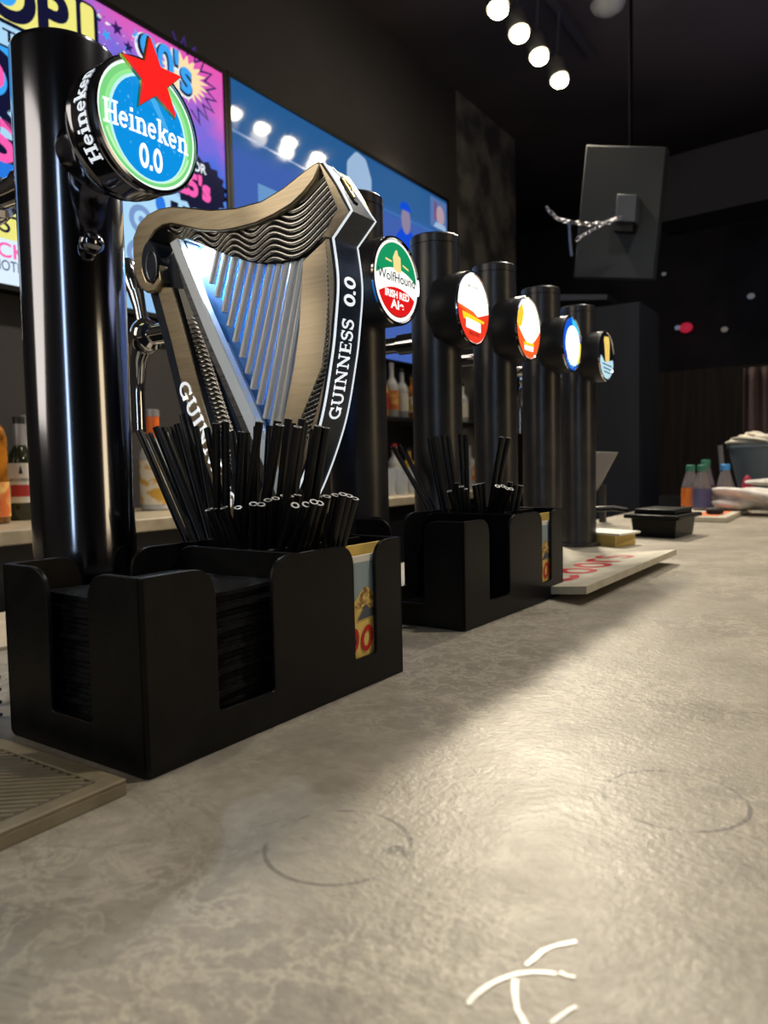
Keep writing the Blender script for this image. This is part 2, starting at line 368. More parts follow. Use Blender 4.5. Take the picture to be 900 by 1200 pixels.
# back bar counter and shelf
bbc = empty('back_bar_counter', (-1.95, 1.8, -1.07)); tag(bbc, 'low back bar counter with a pale edge under the screens, carrying bottles', 'counter')
bbm = noise_mat(mat('back_bar_top', (.35, .3, .22), .4), 20, (.30, .25, .18), (.42, .36, .26))
mb(bbm).box(-2.165, -1.66, -.8, 4.1, .0, .035).build('worktop', bbc, world=True, bevel=.003)
mb(M['satin2']).box(-2.165, -1.70, -.8, 4.1, -1.07, 0).build('cabinet_body', bbc, world=True)
shf = tag(mb(M['satin2']).box(-2.165, -1.98, 2.5, 4.1, .385, .405).build('bottle_shelf', bevel=.002), 'dark shelf on the wall under the right-hand screen holding bottles', 'shelf')
ipb = tag(mb(noise_mat(mat('pale_shelf_ledge', (.5, .45, .36), .4), 20, (.45, .40, .31), (.56, .5, .4))).box(-1.56, -1.25, .6, 1.75, -.16, -.13).build('speed_rail_ledge', bevel=.002), 'pale ledge running below the back bar at the far left', 'ledge')

# ------------------------------------------------------------------ screens
def TVf(off=0.0): return lambda y0, z0: (lambda u, v: (-2.118+off, y0+u, z0+v))
def screen(name, y0, y1, z0, z1, label):
    t = empty(name, (-2.165, (y0+y1)/2, z0)); tag(t, label, 'screen', None)
    fr = MB().use(mat('screen_bezel', (.003, .003, .004), .5, spec=.15))
    b = .016
    fr.box(-2.165, -2.125, y0, y1, z0, z1)
    for (a, c, d, e) in ((y0, y1, z1-b, z1), (y0, y1, z0, z0+b), (y0, y0+b, z0+b, z1-b), (y1-b, y1, z0+b, z1-b)): fr.box(-2.125, -2.114, a, c, d, e)
    fr.build('bezel', t, world=True)
    return t
def gradient_screen(name, stops, f, vec, nscale=6, namt=.3, s=1.0, rough=.06):
    m = mat(name, (.01, .01, .012), rough, 0, (1, 1, 1), s); N, L, b = nt(m)
    tc = N.new('ShaderNodeTexCoord'); n = N.new('ShaderNodeTexNoise'); n.inputs['Scale'].default_value = nscale; n.inputs['Detail'].default_value = 5; L.new(tc.outputs['Object'], n.inputs['Vector'])
    dp = N.new('ShaderNodeVectorMath'); dp.operation = 'DOT_PRODUCT'; L.new(tc.outputs['Object'], dp.inputs[0]); dp.inputs[1].default_value = vec
    a = N.new('ShaderNodeMath'); a.operation = 'MULTIPLY_ADD'; L.new(n.outputs['Fac'], a.inputs[0]); a.inputs[1].default_value = namt; L.new(dp.outputs['Value'], a.inputs[2])
    mr = N.new('ShaderNodeMapRange'); mr.inputs[1].default_value = f[0]; mr.inputs[2].default_value = f[1]; L.new(a.outputs[0], mr.inputs[0])
    r = N.new('ShaderNodeValToRGB'); e = r.color_ramp.elements
    while len(e) < len(stops): e.new(.5)
    for i, (p, c) in enumerate(stops): e[i].position = p; e[i].color = (*srgb(*c), 1)
    L.new(mr.outputs[0], r.inputs[0]); L.new(r.outputs[0], b.inputs['Emission Color']); return m
t1 = screen('wall_screen', .385, 2.137, .695, 1.685, 'large wall screen at left showing a bright pink, blue and yellow music poster')
gm1 = gradient_screen('poster_background', [(0, (150, 200, 245)), (.45, (165, 205, 245)), (.58, (60, 115, 225)), (.70, (130, 110, 225)), (.80, (220, 100, 200)), (1, (245, 90, 180))],
                      (.3, 1.4), (0, .35, .90), 7, .35, .95)
p = MB().use(gm1)
XT = -2.1225
def rect(m, y0, y1, z0, z1, x): m.add([(x, y0, z0), (x, y1, z0), (x, y1, z1), (x, y0, z1)], [(0, 1, 2, 3)])
def shape(m, poly, x): m.add([(x, a, b) for a, b in poly], [tuple(range(len(poly)))])
rect(p, .401, 2.121, .711, 1.669, XT)
NV, YL, PK, SK, BL, WH = (18, 20, 52), (238, 232, 128), (250, 95, 180), (60, 165, 245), (40, 120, 225), (240, 248, 255)
k1, k2, k3, k4 = XT+.0006, XT+.0012, XT+.0018, XT+.0024
p.use(G('navy', NV)); shape(p, rpoly([(.45, 1.455), (1.575, 1.455), (1.575, 1.648), (.45, 1.648)], .03), k1)
p.use(G('yellow', YL)); shape(p, rpoly([(.46, 1.467), (1.497, 1.467), (1.497, 1.64), (.46, 1.64)], .012), k2); shape(p, rpoly([(1.513, 1.467), (1.560, 1.467), (1.560, 1.64), (1.513, 1.64)], .014), k2)
f = lambda y0, z0, x: (lambda u, v: (x, y0+u, z0+v))
p.use(G('navy', NV)); plain_text(p, 'P', .150, f(1.358, 1.478, k3), .05); plain_text(p, 'O', .150, f(1.19, 1.478, k3), .05); plain_text(p, 'P', .150, f(1.03, 1.478, k3), .05); plain_text(p, 'O', .150, f(.86, 1.478, k3), .05)
p.use(G('sky', SK)); shape(p, arc(1.262, 1.552, .040, .045, 0, 360, 20)[:-1], k4)
p.use(G('navy', NV)); shape(p, rpoly([(1.236, 1.388), (1.40, 1.388), (1.40, 1.462), (1.236, 1.462)], 0), k1)
p.use(G('paleblue', (170, 215, 245))); shape(p, [(1.242, 1.394), (1.40, 1.394), (1.40, 1.455), (1.242, 1.455)], k2)
p.use(G('navy', NV)); plain_text(p, 'THE', .034, f(1.253, 1.408, k3), .03, 1.35)
p.use(G('sky', SK)); shape(p, [(.6, 1.13), (1.36, 1.13), (1.36, 1.388), (.6, 1.388)], k1)
p.use(G('navy', NV)); plain_text(p, 'D', .170, f(1.128, 1.206, k2), .07)
p.use(G('pink', PK)); shape(p, arc(1.228, 1.300, .024, .036, 0, 360, 18)[:-1], k3)
p.use(G('paleblue', (170, 215, 245))); shape(p, [(.6, 1.13), (1.36, 1.13), (1.36, 1.215), (.6, 1.24)], k2)
p.use(G('navy', NV)); plain_text(p, 'K', .11, f(1.195, 1.150, k3), .06, 1.1); shape(p, [(.6, 1.06), (1.36, 1.06), (1.36, 1.135), (.6, 1.145)], k1+.0003)
p.use(G('pink', PK)); plain_text(p, 'S', .115, f(1.195, 1.065, k3), .04, 1.1)
p.use(G('navy', NV)); plain_text(p, 's', .08, f(1.205, 1.080, k4), .01, .5)
p.use(G('blue', BL)); shape(p, [(.6, .90), (1.36, .93), (1.36, 1.06), (.6, 1.06)], k1)
p.use(G('yellow', YL)); shape(p, [(.9, .842), (1.34, .842), (1.34, .925), (.9, .905)], k2)
p.use(G('navy', NV)); plain_text(p, 'BEST', .052, f(1.125, .861, k3), .012, 1.12)
p.use(G('white', (222, 240, 252))); shape(p, [(.45, .713), (1.6, .713), (1.6, .842), (.45, .842)], k1)
p.use(G('pink', PK)); plain_text(p, 'KICK', .042, f(1.145, .790, k2), .02, 1.1)
p.use(G('slate', (70, 90, 130))); plain_text(p, 'MOTHER', .030, f(1.188, .752, k2), .012, .80)
# stars, splatter, lettering on the right part
def star(cy, cz, r, rot=0): return [(cy+math.cos(R(90+36*i+rot))*(r if i % 2 == 0 else r*.42), cz+math.sin(R(90+36*i+rot))*(r if i % 2 == 0 else r*.42)) for i in range(10)]
for (cy, cz, r, c, rot) in ((1.647, 1.618, .026, (45, 30, 95), 10), (1.728, 1.628, .026, SK, 20), (1.691, 1.578, .022, (45, 30, 95), 0), (1.606, 1.578, .02, SK, 30), (1.668, 1.545, .012, NV, 10)):
    p.use(G('s%d%d%d' % c, c)); shape(p, star(cy, cz, r, rot), k2)
rn = random.Random(3)
for i in range(160):
    y = 1.575+rn.random()**1.3*.35; z = 1.645-rn.random()*.35-(y-1.57)*.1
    c = rn.choice([SK, WH, NV, (250, 225, 200), PK]); p.use(G('s%d%d%d' % c, c)); r_ = .002+.006*rn.random()**2
    shape(p, [(y+r_*math.cos(a), z+r_*math.sin(a)) for a in (0, 1.2, 2.4, 3.6, 4.9)], k1)
p.use(G('paleyellow', (250, 225, 175))); shape(p, [(1.93+math.cos(R(a*9))*(.12 if a % 2 else .075), 1.60+math.sin(R(a*9))*(.085 if a % 2 else .055)-.02) for a in range(40)], k1)
p.use(G('burstnavy', (60, 40, 110)))
zz = [(1.915+math.cos(R(-70+i*9))*(.17 if i % 2 else .12), 1.57+math.sin(R(-70+i*9))*(.15 if i % 2 else .10)) for i in range(20)]
A_, B_ = ribbon(zz, .008); p.add([(k2, q.x, q.y) for ab in zip(A_, B_) for q in ab], [(2*i, 2*i+1, 2*i+3, 2*i+2) for i in range(len(A_)-1)])
p.use(G('s%d%d%d' % WH, WH)); plain_text(p, "90's", .125, f(1.722, 1.520, k2), .10, .88)
p.use(G('navy', NV)); plain_text(p, "90's", .125, f(1.729, 1.524, k3), .07, .86)
p.use(G('sky', SK)); plain_text(p, "90's", .125, f(1.738, 1.530, k4), .035, .83)
p.use(G('navy', NV)); shape(p, [(1.985+math.cos(R(a*10))*(.145 if a % 2 else .125), 1.215+math.sin(R(a*10))*(.105 if a % 2 else .09)) for a in range(36)], k2)
p.use(G('pink', PK)); plain_text(p, "25's", .078, f(1.875, 1.168, k3), .07, .95)
p.use(G('s%d%d%d' % WH, WH)); plain_text(p, "OR", .034, f(1.955, 1.262, k3), .03, .95)
# cassette player artwork
p.use(G('paleblue', (170, 215, 245))); shape(p, [(1.62, .80), (2.121, .80), (2.121, 1.120), (1.85, 1.150), (1.62, 1.090)], k1)
for (cy, cz, r) in ((1.70, .90, .05), (1.715, 1.02, .05), (1.95, .94, .06)):
    p.use(G('greyblue', (120, 150, 200))); shape(p, arc(cy, cz, r, r, 0, 360, 24)[:-1], k2); p.use(G('paleblue', (170, 215, 245))); shape(p, arc(cy, cz, r*.6, r*.6, 0, 360, 24)[:-1], k3); p.use(G('greyblue', (120, 150, 200))); shape(p, arc(cy, cz, r*.25, r*.25, 0, 360, 24)[:-1], k4)
p.use(G('navy', NV))
for i in range(5): shape(p, [(1.845+i*.055, 1.122-i*.004), (1.880+i*.055, 1.121-i*.004), (1.880+i*.055, 1.095-i*.004), (1.845+i*.055, 1.095-i*.004)], k3)
p.use(G('blue', BL)); shape(p, arc(1.80, 1.095, .022, .030, 0, 360, 16)[:-1], k4)
p.build('poster_image', t1, world=True, smooth=1)

t2 = screen('wall_screen', 2.140, 3.892, .695, 1.690, 'large wall screen at right showing a blue sports broadcast with lights reflected in it')
gm2 = gradient_screen('broadcast_background', [(0, (78, 112, 200)), (.44, (70, 110, 200)), (.50, (45, 108, 172)), (1, (35, 98, 158))], (.30, 1.30), (0, -.03, 1.0), 2, .02, .72)
p = MB().use(gm2); rect(p, 2.156, 3.876, .711, 1.674, XT)
p.use(G('paleline', (70, 130, 205), .7)); A_, B_ = ribbon([(2.156, 1.478), (2.9, 1.455), (3.876, 1.470)], .010); p.add([(k1, q.x, q.y) for ab in zip(A_, B_) for q in ab], [(2*i, 2*i+1, 2*i+3, 2*i+2) for i in range(len(A_)-1)])
p.use(G('panelblue', (110, 165, 225), .75)); shape(p, [(2.30, 1.315), (2.46, 1.315), (2.46, 1.20), (2.30, 1.20)], k1)
# player wearing a white helmet and face mask, seen large
p.use(G('helmet', (165, 195, 230), .85)); shape(p, rpoly([(2.905, 1.45), (2.915, 1.60), (2.99, 1.668), (3.07, 1.655), (3.115, 1.57), (3.11, 1.42), (3.05, 1.34), (2.97, 1.36)], .04), k1)
p.use(G('helmetshade', (80, 80, 120), .8)); shape(p, rpoly([(2.97, 1.46), (3.06, 1.47), (3.10, 1.42), (3.06, 1.35), (3.0, 1.36)], .02), k2)
# player in a blue cap and jersey
p.use(G('jersey', (20, 80, 225), .85)); shape(p, rpoly([(3.30, 1.0), (3.33, 1.36), (3.40, 1.42), (3.50, 1.40), (3.56, 1.30), (3.60, 1.0)], .04), k1)
p.use(G('face', (150, 140, 170), .8)); shape(p, arc(3.43, 1.455, .045, .07, 0, 360, 20)[:-1], k2)
p.use(G('jersey', (20, 80, 225), .85)); shape(p, arc(3.425, 1.505, .055, .045, 0, 180, 12), k3)
# inset picture of a person at the right edge
p.use(G('inset', (95, 125, 185), .8)); shape(p, [(3.69, 1.50), (3.876, 1.50), (3.876, 1.66), (3.69, 1.66)], k1)
p.use(G('face2', (190, 165, 180), .8)); shape(p, arc(3.80, 1.575, .045, .055, 0, 360, 20)[:-1], k2)
p.use(G('collar', (150, 60, 90), .8)); shape(p, [(3.735, 1.64), (3.755, 1.64), (3.755, 1.54), (3.735, 1.54)], k2)
p.use(G('helmet', (165, 195, 230), .85)); shape(p, [(3.72, 1.50), (3.88-.01, 1.50), (3.85, 1.53), (3.75, 1.53)], k3)
p.build('broadcast_image', t2, world=True, smooth=1)

# ------------------------------------------------------------------ track spotlights above the back bar aisle
bulbm = mat('lit_bulb', (1, 1, 1), .5, 0, (1, .86, .55), 90)
canm = mat('lamp_can', (.05, .05, .055), .6)
def track_lamp(y, label):
    t = empty('track_lamp', (-1.365, y, 2.05)); tag(t, label, 'lamp', 'row of lit spotlights on the ceiling track')
    ax = Vector((.30, -.25, -1)).normalized()
    c = MB().use(canm); c.tube([ax*-.125, ax*-.11, ax*-.02, ax*.0], [.030, .042, .046, .047], 20); c.build('can', t)
    b = MB().use(bulbm); b.ball((ax*.012)[:], (.040, .040, .030)); b.build('bulb', t)
    s = MB().use(canm); s.tube([(0, 0, .35-.0), ax*-.09], .007, 8); s.build('stem', t)
    spot('track_light', (-1.365+ax.x*.07, y+ax.y*.07, 2.05+ax.z*.07), (-.05, y-2.2, 0), 80, (1, .88, .68), 130, .045, .8)
for y, l in ((2.961, 'lit round spotlight at the top edge, nearest of the four in the row'), (3.178, 'lit round spotlight on the ceiling, second from the top of the photo'),
             (3.405, 'lit round spotlight on the ceiling, third from the top of the photo'), (3.667, 'lit round spotlight, lowest in the photo and farthest of the row')): track_lamp(y, l)
tr = tag(mb(canm).box(-1.385, -1.345, 2.5, 4.2, 2.37, 2.40).build('lighting_track'), 'dark ceiling track above the back bar holding four spotlights', 'track')
dm = MB().use(mat('dull_dome', (.30, .32, .33), .4)); dm.lathe([(.001, -.045), (.045, -.04), (.075, -.02), (.085, 0)], (-1.165, 3.80, 2.40), 'Z', 28, False)
tag(dm.build('ceiling_dome'), 'small unlit pale dome on the ceiling at the top edge', 'lamp')
# little ceiling hook below the lamps

# ------------------------------------------------------------------ hanging panel with chains
pn = empty('hanging_screen', (-.90, 3.1, .88)); tag(pn, 'upright grey panel with a small bracket box, hanging on chains beyond the taps', 'screen')
pm = mat('grey_panel', (.022, .027, .033), .7)
MB().use(mat('matt_black_rod', (.006, .006, .006), .95, spec=0)).tube([(-.88, 3.17, .95), (-.88, 3.17, 2.40)], .008, 8).build('ceiling_pole', pn, world=True)
MB().use(pm).prism([(-1.0411,1.4635), (-0.7246,1.3781), (-0.7754,0.8815), (-1.0981,0.9383)], 'Y', 3.1, 3.15).build('panel', pn, world=True, bevel=.004)
MB().use(mat('bracket_grey', (.07, .08, .10), .5)).prism([(-0.8982,1.2206), (-0.8221,1.2010), (-0.8286,1.0981), (-0.9051,1.1163)], 'Y', 3.04, 3.1).build('bracket', pn, world=True, bevel=.003)
MB().use(M['black']).prism([(-0.9149,1.1207), (-0.8379,1.1024), (-0.8413,1.0669), (-0.9183,1.0848)], 'Y', 3.05, 3.1).build('bracket_slot', pn, world=True)
def chain(pts, name='chain'):
    m = MB().use(mat('chain_metal', (.22, .22, .25), .4, 1))
    P = [Vector(q) for q in pts]; L = sum((P[i+1]-P[i]).length for i in range(len(P)-1)); n = int(L/.020); 
    for k in range(n):
        d = (k+.5)*L/n
        for i in range(len(P)-1):
            l = (P[i+1]-P[i]).length
            if d <= l: break
            d -= l
        t = (P[i+1]-P[i]).normalized(); c = P[i]+t*d; a = t.orthogonal().normalized(); b = t.cross(a); w = a if k % 2 else b
        m.tube([c+t*math.cos(R(q))*.014+w*math.sin(R(q))*.008 for q in range(0, 361, 30)], .0022, 6, False)
    return m
Y3 = 3.0
c1 = [(-1.1767,1.2142), (-1.1331,1.1609), (-1.0899,1.1388)]; c2 = [(-1.0899,1.1388), (-0.9985,1.1110), (-0.9166,1.1018), (-0.8700,1.1122)]; c3 = [(-1.0477,1.0565), (-0.9917,1.0797), (-0.9369,1.0991), (-0.8899,1.1096)]
for i, (cc, l) in enumerate(((c1, 'short chain running up-left from the ring beside the grey panel'), (c2, 'horizontal chain from the ring to the bracket of the grey panel'), (c3, 'slanting chain crossing in front of the grey panel'))):
    tag(chain([(a, 2.992 if i == 2 else 3.0, b) for a, b in cc]).build('chain'), l, 'chain', 'chains holding the grey panel')
hk = [(-1.0792,1.1435), (-1.0760,1.0684), (-1.0693,0.9993)]
tag(MB().use(mat('rod_metal', (.4, .4, .42), .35, 1)).tube([(a, 3.0, b) for a, b in hk], .006, 8).build('hanging_rod'), 'short metal rod hanging from the chains at the left of the grey panel', 'rod')
fl = [(-1.5740,1.1302), (-1.2937,1.0901), (-1.2985,1.0628), (-1.5742,1.0964)]
tag(MB().use(mat('far_ledge', (.05, .055, .07), .6)).prism(fl, 'Y', 4.2, 4.4).build('wall_ledge'), 'thin grey ledge just below the hanging grey panel', 'ledge')
cornerp = [(-1.7129,1.3790), (-1.4957,1.3860), (-1.4963,1.3248), (-1.7137,1.3242)]
# dim reflections on the far wall, put in as small glowing balls
for (px, col, r, l) in (([(-1.3837,1.2563)][0], (.9, .02, .08), .055, 'small dim red reflection on the far dark wall'), ([(-1.4509,1.2643)][0], (.3, .35, .5), .025, 'tiny pale reflection touching the red one on the far wall'),
                        ([(-1.5610,1.7207)][0], (.25, .25, .25), .02, 'tiny pale reflection beside the lower right corner of the grey panel'), ([(-0.9001,1.4446)][0], (.25, .28, .33), .03, 'tiny pale reflection at the far right, rightmost of the far wall reflections'),
                        ([(-1.0909,1.2079)][0], (.3, .27, .25), .028, 'tiny cream reflection to the right of the red reflection')):
    tag(MB().use(mat('tiny_glint', (.1, .1, .1), .5, 0, col, .35)).ball((px[0], 6.9, .163+(px[1]-.163)*6.9/6.6), (r, r*.5, r*.8), 12, 8).build('wall_glint'), l, 'reflection')
    COL.objects[-1].location.x = px[0]*(6.9/6.6-1)
# curtain
def curt(u, v):
    x0, x1 = -.575, -.36
    return (x0+(x1-x0)*u, 4.0+.022*math.sin(u*24)*(0.5+v*.5)+.01*math.sin(u*17), -.02+v*.62)
cm = MB().use(noise_mat(mat('mauve_curtain', (.12, .08, .08), .8), 8, (.10, .065, .068), (.18, .125, .12), stretch=(4, 4, .4))); cm.grid(curt, 90, 10)
co_ = cm.build('curtain', smooth=180); co_.modifiers.new('thick', 'SOLIDIFY').thickness = .004
tag(co_, 'mauve-brown pleated curtain at the far right beyond the grey bucket', 'curtain')
struct(mb(M['satin2']).box(-1.0, .6, 3.9, 4.4, -1.07, -.02).build('trim_5'))

# ------------------------------------------------------------------ beer taps
def faucet(t, z, big=1.0):
    f_ = MB().use(M['chrome'])
    f_.lathe([(.016, -.075), (.016, -.062), (.011, -.060), (.011, -.03), (.014, -.028), (.014, 0)], (-.03, 0, z), 'X', 20)
    f_.ball((-.105, 0, z), (.017, .017, .020))
    f_.tube([(-.105, 0, z), (-.118, 0, z-.025), (-.122, 0, z-.06), (-.122, 0, z-.105)], [.011, .009, .008, .0075], 14)
    f_.tube([(-.105, 0, z), (-.112, 0, z+.03), (-.118, 0, z+.05)], [.008, .007, .009], 12)
    fo = f_.build('faucet', t)
    h = MB().use(M['chrome']); h.tube([(-.118, 0, z+.045), (-.128, 0, z+.07), (-.134, 0, z+.085)], [.006, .012, .009], 14); h.build('tap_lever', fo)
    return fo
RF = .0435
def band(m, lo, hi, x, r=RF, n=36):
    """part of a disc between two height curves"""
    pts = []
    for i in range(n+1):
        y = -r*math.cos(PI*i/n); c = math.sqrt(max(r*r-y*y, 0)); a = max(lo(y) if callable(lo) else lo, -c); b = min(hi(y) if callable(hi) else hi, c)
        pts.append((y, a, b))
    pts = [q for q in pts if q[2] >= q[1]]
    vs = []; 
    for y, a, b in pts: vs += [(x, y, a), (x, y, b)]
    if len(pts) > 1: m.add(vs, [(2*i, 2*i+2, 2*i+3, 2*i+1) for i in range(len(pts)-1)])
def disc(m, cy, cz, ry, rz, x, n=28): m.add([(x, cy+ry*math.cos(2*PI*i/n), cz+rz*math.sin(2*PI*i/n)) for i in range(n)], [tuple(range(n))])

COLX = -.50
def tap_tower(y, label, face_fn):
    t = empty('beer_tap_tower', (COLX, y, 0)); tag(t, label, 'beer tap', 'black tap towers along the bar')
    zt = .463
    MB().use(M['satin']).lathe([(.042, 0), (.042, .006), (.033, .008), (.033, zt-.014), (.0322, zt-.0135), (.0322, zt-.012), (.033, zt-.0115), (.033, zt-.002), (.031, zt), (.001, zt)], n=64, cap=False).build('column', t, bevel=0)
    d = MB().use(M['satin2']).lathe([(.030, .0), (.040, .010), (.0462, .014), (.0475, .018), (.0475, .052), (.0465, .054)], (0, 0, .364), 'X', 64, True).build('lens_housing', t)
    MB().use(M['chrome']).lathe([(.0462, .0535), (.0475, .0545), (.0470, .0565), (.0448, .0570), (.0440, .0555)], (0, 0, .364), 'X', 64, False).build('rim', d)
    l = MB(); face_fn(l); o = l.build('lens_face', t, smooth=1); o.location = (.0555, 0, .364)
    faucet(t, .33)
    return t
def T(m, txt, size, y, z, x, bold=0, ws=1, al='C'): plain_text(m, txt, size, lambda u, v: (x, y+u, z+v), bold, ws, al)
def face_wolf(l):
    l.use(G('lenswhite', (255, 253, 245), 1.15)); band(l, -1, 1, 0)
    l.use(G('lensgreen', (22, 150, 95), 1.0)); band(l, lambda y: .0115-y*y*7+.002, 1, .0003, RF*.93)
    l.use(G('lensred', (225, 28, 30), 1.0)); band(l, -1, lambda y: -.0085-y*y*7+.0015, .0003, RF*.90)
    l.use(G('lenscream', (250, 225, 150), 1.0)); shape(l, rpoly([(-.006, .012), (-.0075, .024), (-.003, .031), (.001, .034), (.003, .028), (.008, .026), (.0085, .010), (.001, .009)], .002), .0006)
    shape(l, [(-.022, .021), (-.010, .020), (-.010, .018), (-.022, .019)], .0006); shape(l, [(.012, .020), (.024, .017), (.024, .015), (.012, .018)], .0006)
    l.use(G('lensink', (40, 60, 60), .9)); T(l, 'WolfHound', .0105, 0, -.0015, .0006, .01, 1.05)
    l.use(G('lenswhite', (255, 253, 245), 1.15)); T(l, 'IRISH RED', .0075, 0, -.0185, .0006, .05, 1.05); T(l, 'Ale', .0095, 0, -.030, .0006, .04, 1.4)
    l.use(G('lensink', (40, 60, 60), .9)); A, B = ribbon(arc(0, 0, RF*.88, RF*.88, 235, 305, 16), .0008); l.add([(.0008, q.x, q.y) for ab in zip(A, B) for q in ab], [(2*i, 2*i+1, 2*i+3, 2*i+2) for i in range(len(A)-1)])
def face_orange(l):
    l.use(G('lenshot', (255, 255, 246), 1.9)); band(l, -1, 1, 0)
    l.use(G('lensorange', (250, 110, 45), 1.1)); band(l, -1, lambda y: -.004-y*.28-abs(y)*.15, .0003)
    l.use(G('lensred2', (238, 62, 38), 1.05)); band(l, -1, lambda y: -.012+abs(y)*.25, .0005)
    l.use(G('lensyellow', (255, 200, 40), 1.3)); band(l, -.016, lambda y: -.010-y*.1, .0007, RF*.75)
    l.use(G('lenshot', (255, 255, 246), 1.9)); shape(l, [(-.022, -.014), (.018, -.017), (.018, -.029), (-.022, -.026)], .0009)
    l.use(G('lensdarkred', (150, 20, 15), .8)); T(l, 'PALE ALE', .0045, 0, -.0345, .0009, .03, 1.1)
    l.use(G('lensink2', (60, 70, 80), .9)); T(l, 'BREWERY', .0048, 0, .025, .0009, .03, 1.15)
def face_lager(l):
    l.use(G('lenshot2', (255, 250, 225), 2.0)); band(l, -1, 1, 0)
    l.use(G('lensyellow2', (255, 190, 50), 1.3)); shape(l, [(-.034, .026), (-.024, .034), (-.018, .02), (-.026, .0), (-.040, -.002), (-.0425, .010)], .0004)
    l.use(G('lensorange2', (245, 95, 40), 1.1)); band(l, -1, lambda y: -.024+abs(y-.002)**1.5*3.0, .0004)
    l.use(G('lenshot', (255, 255, 246), 1.9)); shape(l, [(-.018, -.026), (.016, -.026), (.014, -.033), (-.016, -.033)], .0008)
    l.use(G('lensyellow', (255, 200, 40), 1.3)); shape(l, [(-.020, -.021), (.018, -.021), (.018, -.025), (-.020, -.025)], .0008)
def face_blue(l):
    l.use(G('lensblue', (25, 90, 205), 1.1)); band(l, -1, 1, 0)
    l.use(G('lenscyan', (60, 195, 235), 1.2)); shape(l, [(.0, .043), (.018, .039), (.032, .029), (.039, .018), (.020, .016), (.004, .030)], .0003)
    l.use(G('lensice', (238, 250, 255), 1.9)); disc(l, .004, -.003, .0345, .034, .0005)
    l.use(G('lensyellow3', (245, 230, 60), 1.3)); shape(l, arc(0, 0, .042, .042, -50, 8, 12)+arc(-.004, .0, .038, .040, 8, -50, 12), .0007)
    l.use(G('lensnavy', (45, 75, 165), 1.0)); shape(l, [(-.036, -.014), (-.028, -.013), (-.022, -.024), (-.024, -.034), (-.032, -.029), (-.039, -.018)], .0007)
    l.use(G('lenssteel', (90, 165, 200), 1.0))
    for i in range(4): band(l, -.0285-i*.0036-.0008, -.0285-i*.0036+.0006, .0009, RF*.93)
def face_dark(l):
    l.use(G('lensblack', (14, 16, 20), 1.0)); band(l, -1, 1, 0)
    l.use(G('lensgold', (240, 205, 105), 1.05)); shape(l, rpoly([(-.013, .036), (.014, .038), (.018, .030), (.019, .022), (.016, -.012), (-.006, -.012), (-.012, .020), (-.016, .028)], .003), .0004)
    l.use(G('lensgold2', (205, 160, 70), 1.0)); shape(l, [(.001, .022), (.003, .022), (.004, -.010), (.002, -.010)], .0006)
    l.use(G('lenspale', (185, 220, 232), 1.05)); shape(l, arc(0, 0, .0425, .0425, 196, 344, 18)+[(.038, -.004), (-.012, -.012), (-.034, .000)], .0007)
    l.use(G('lensslate', (60, 90, 110), .9))
    for i in range(3): shape(l, [(-.026+i*.004, -.014-i*.007), (.030-i*.005, -.016-i*.007), (.029-i*.005, -.0185-i*.007), (-.025+i*.004, -.0165-i*.007)], .0009)
tap_tower(.697, 'black tap tower right behind the harp tap, badge green, white and red', face_wolf)
tap_tower(.880, 'black tap tower with a white badge turning orange-red below, behind the farther caddy', face_orange)
tap_tower(1.060, 'black tap tower with a glowing white and yellow badge, orange at the lower rim', face_lager)
tap_tower(1.246, 'black tap tower with a white badge rimmed in blue, second from the far end', face_blue)
tap_tower(1.435, 'black tap tower with a dark badge showing a golden glass, farthest in the row', face_dark)

# --- chrome tower nearest
t = empty('chrome_tap_tower', (COLX, .341, 0)); tag(t, 'mirror-black chrome tap tower with a blue and green round badge under a red star', 'beer tap')
zt = .468; rc = .0365
MB().use(M['chromeblack']).lathe([(.046, 0), (.046, .006), (rc, .010), (rc, zt-.006), (rc-.001, zt-.003), (rc-.004, zt-.0008), (.001, zt)], n=96, cap=False).build('column', t)
nk = MB().use(M['chromeblack'])
nk.lathe([(.027, .0), (.027, .022), (.0265, .030), (.0265, .042), (.030, .050), (.034, .054)], (0, 0, .386), 'X', 64, False)
nk.build('neck', t)
d = MB().use(M['chromeblack']).lathe([(.030, .043), (.040, .0435), (.0445, .047), (.0462, .052), (.0450, .055), (.0450, .0575), (.0470, .060), (.0470, .082), (.0458, .083), (.0458, .084), (.0475, .085), (.0478, .089), (.0465, .091), (.0445, .0915), (.0440, .090)], (0, 0, 0), 'X', 96, False).build('lens_housing', t); d.location = (.0205, 0, .392); d.scale = (.77, .90, .90)
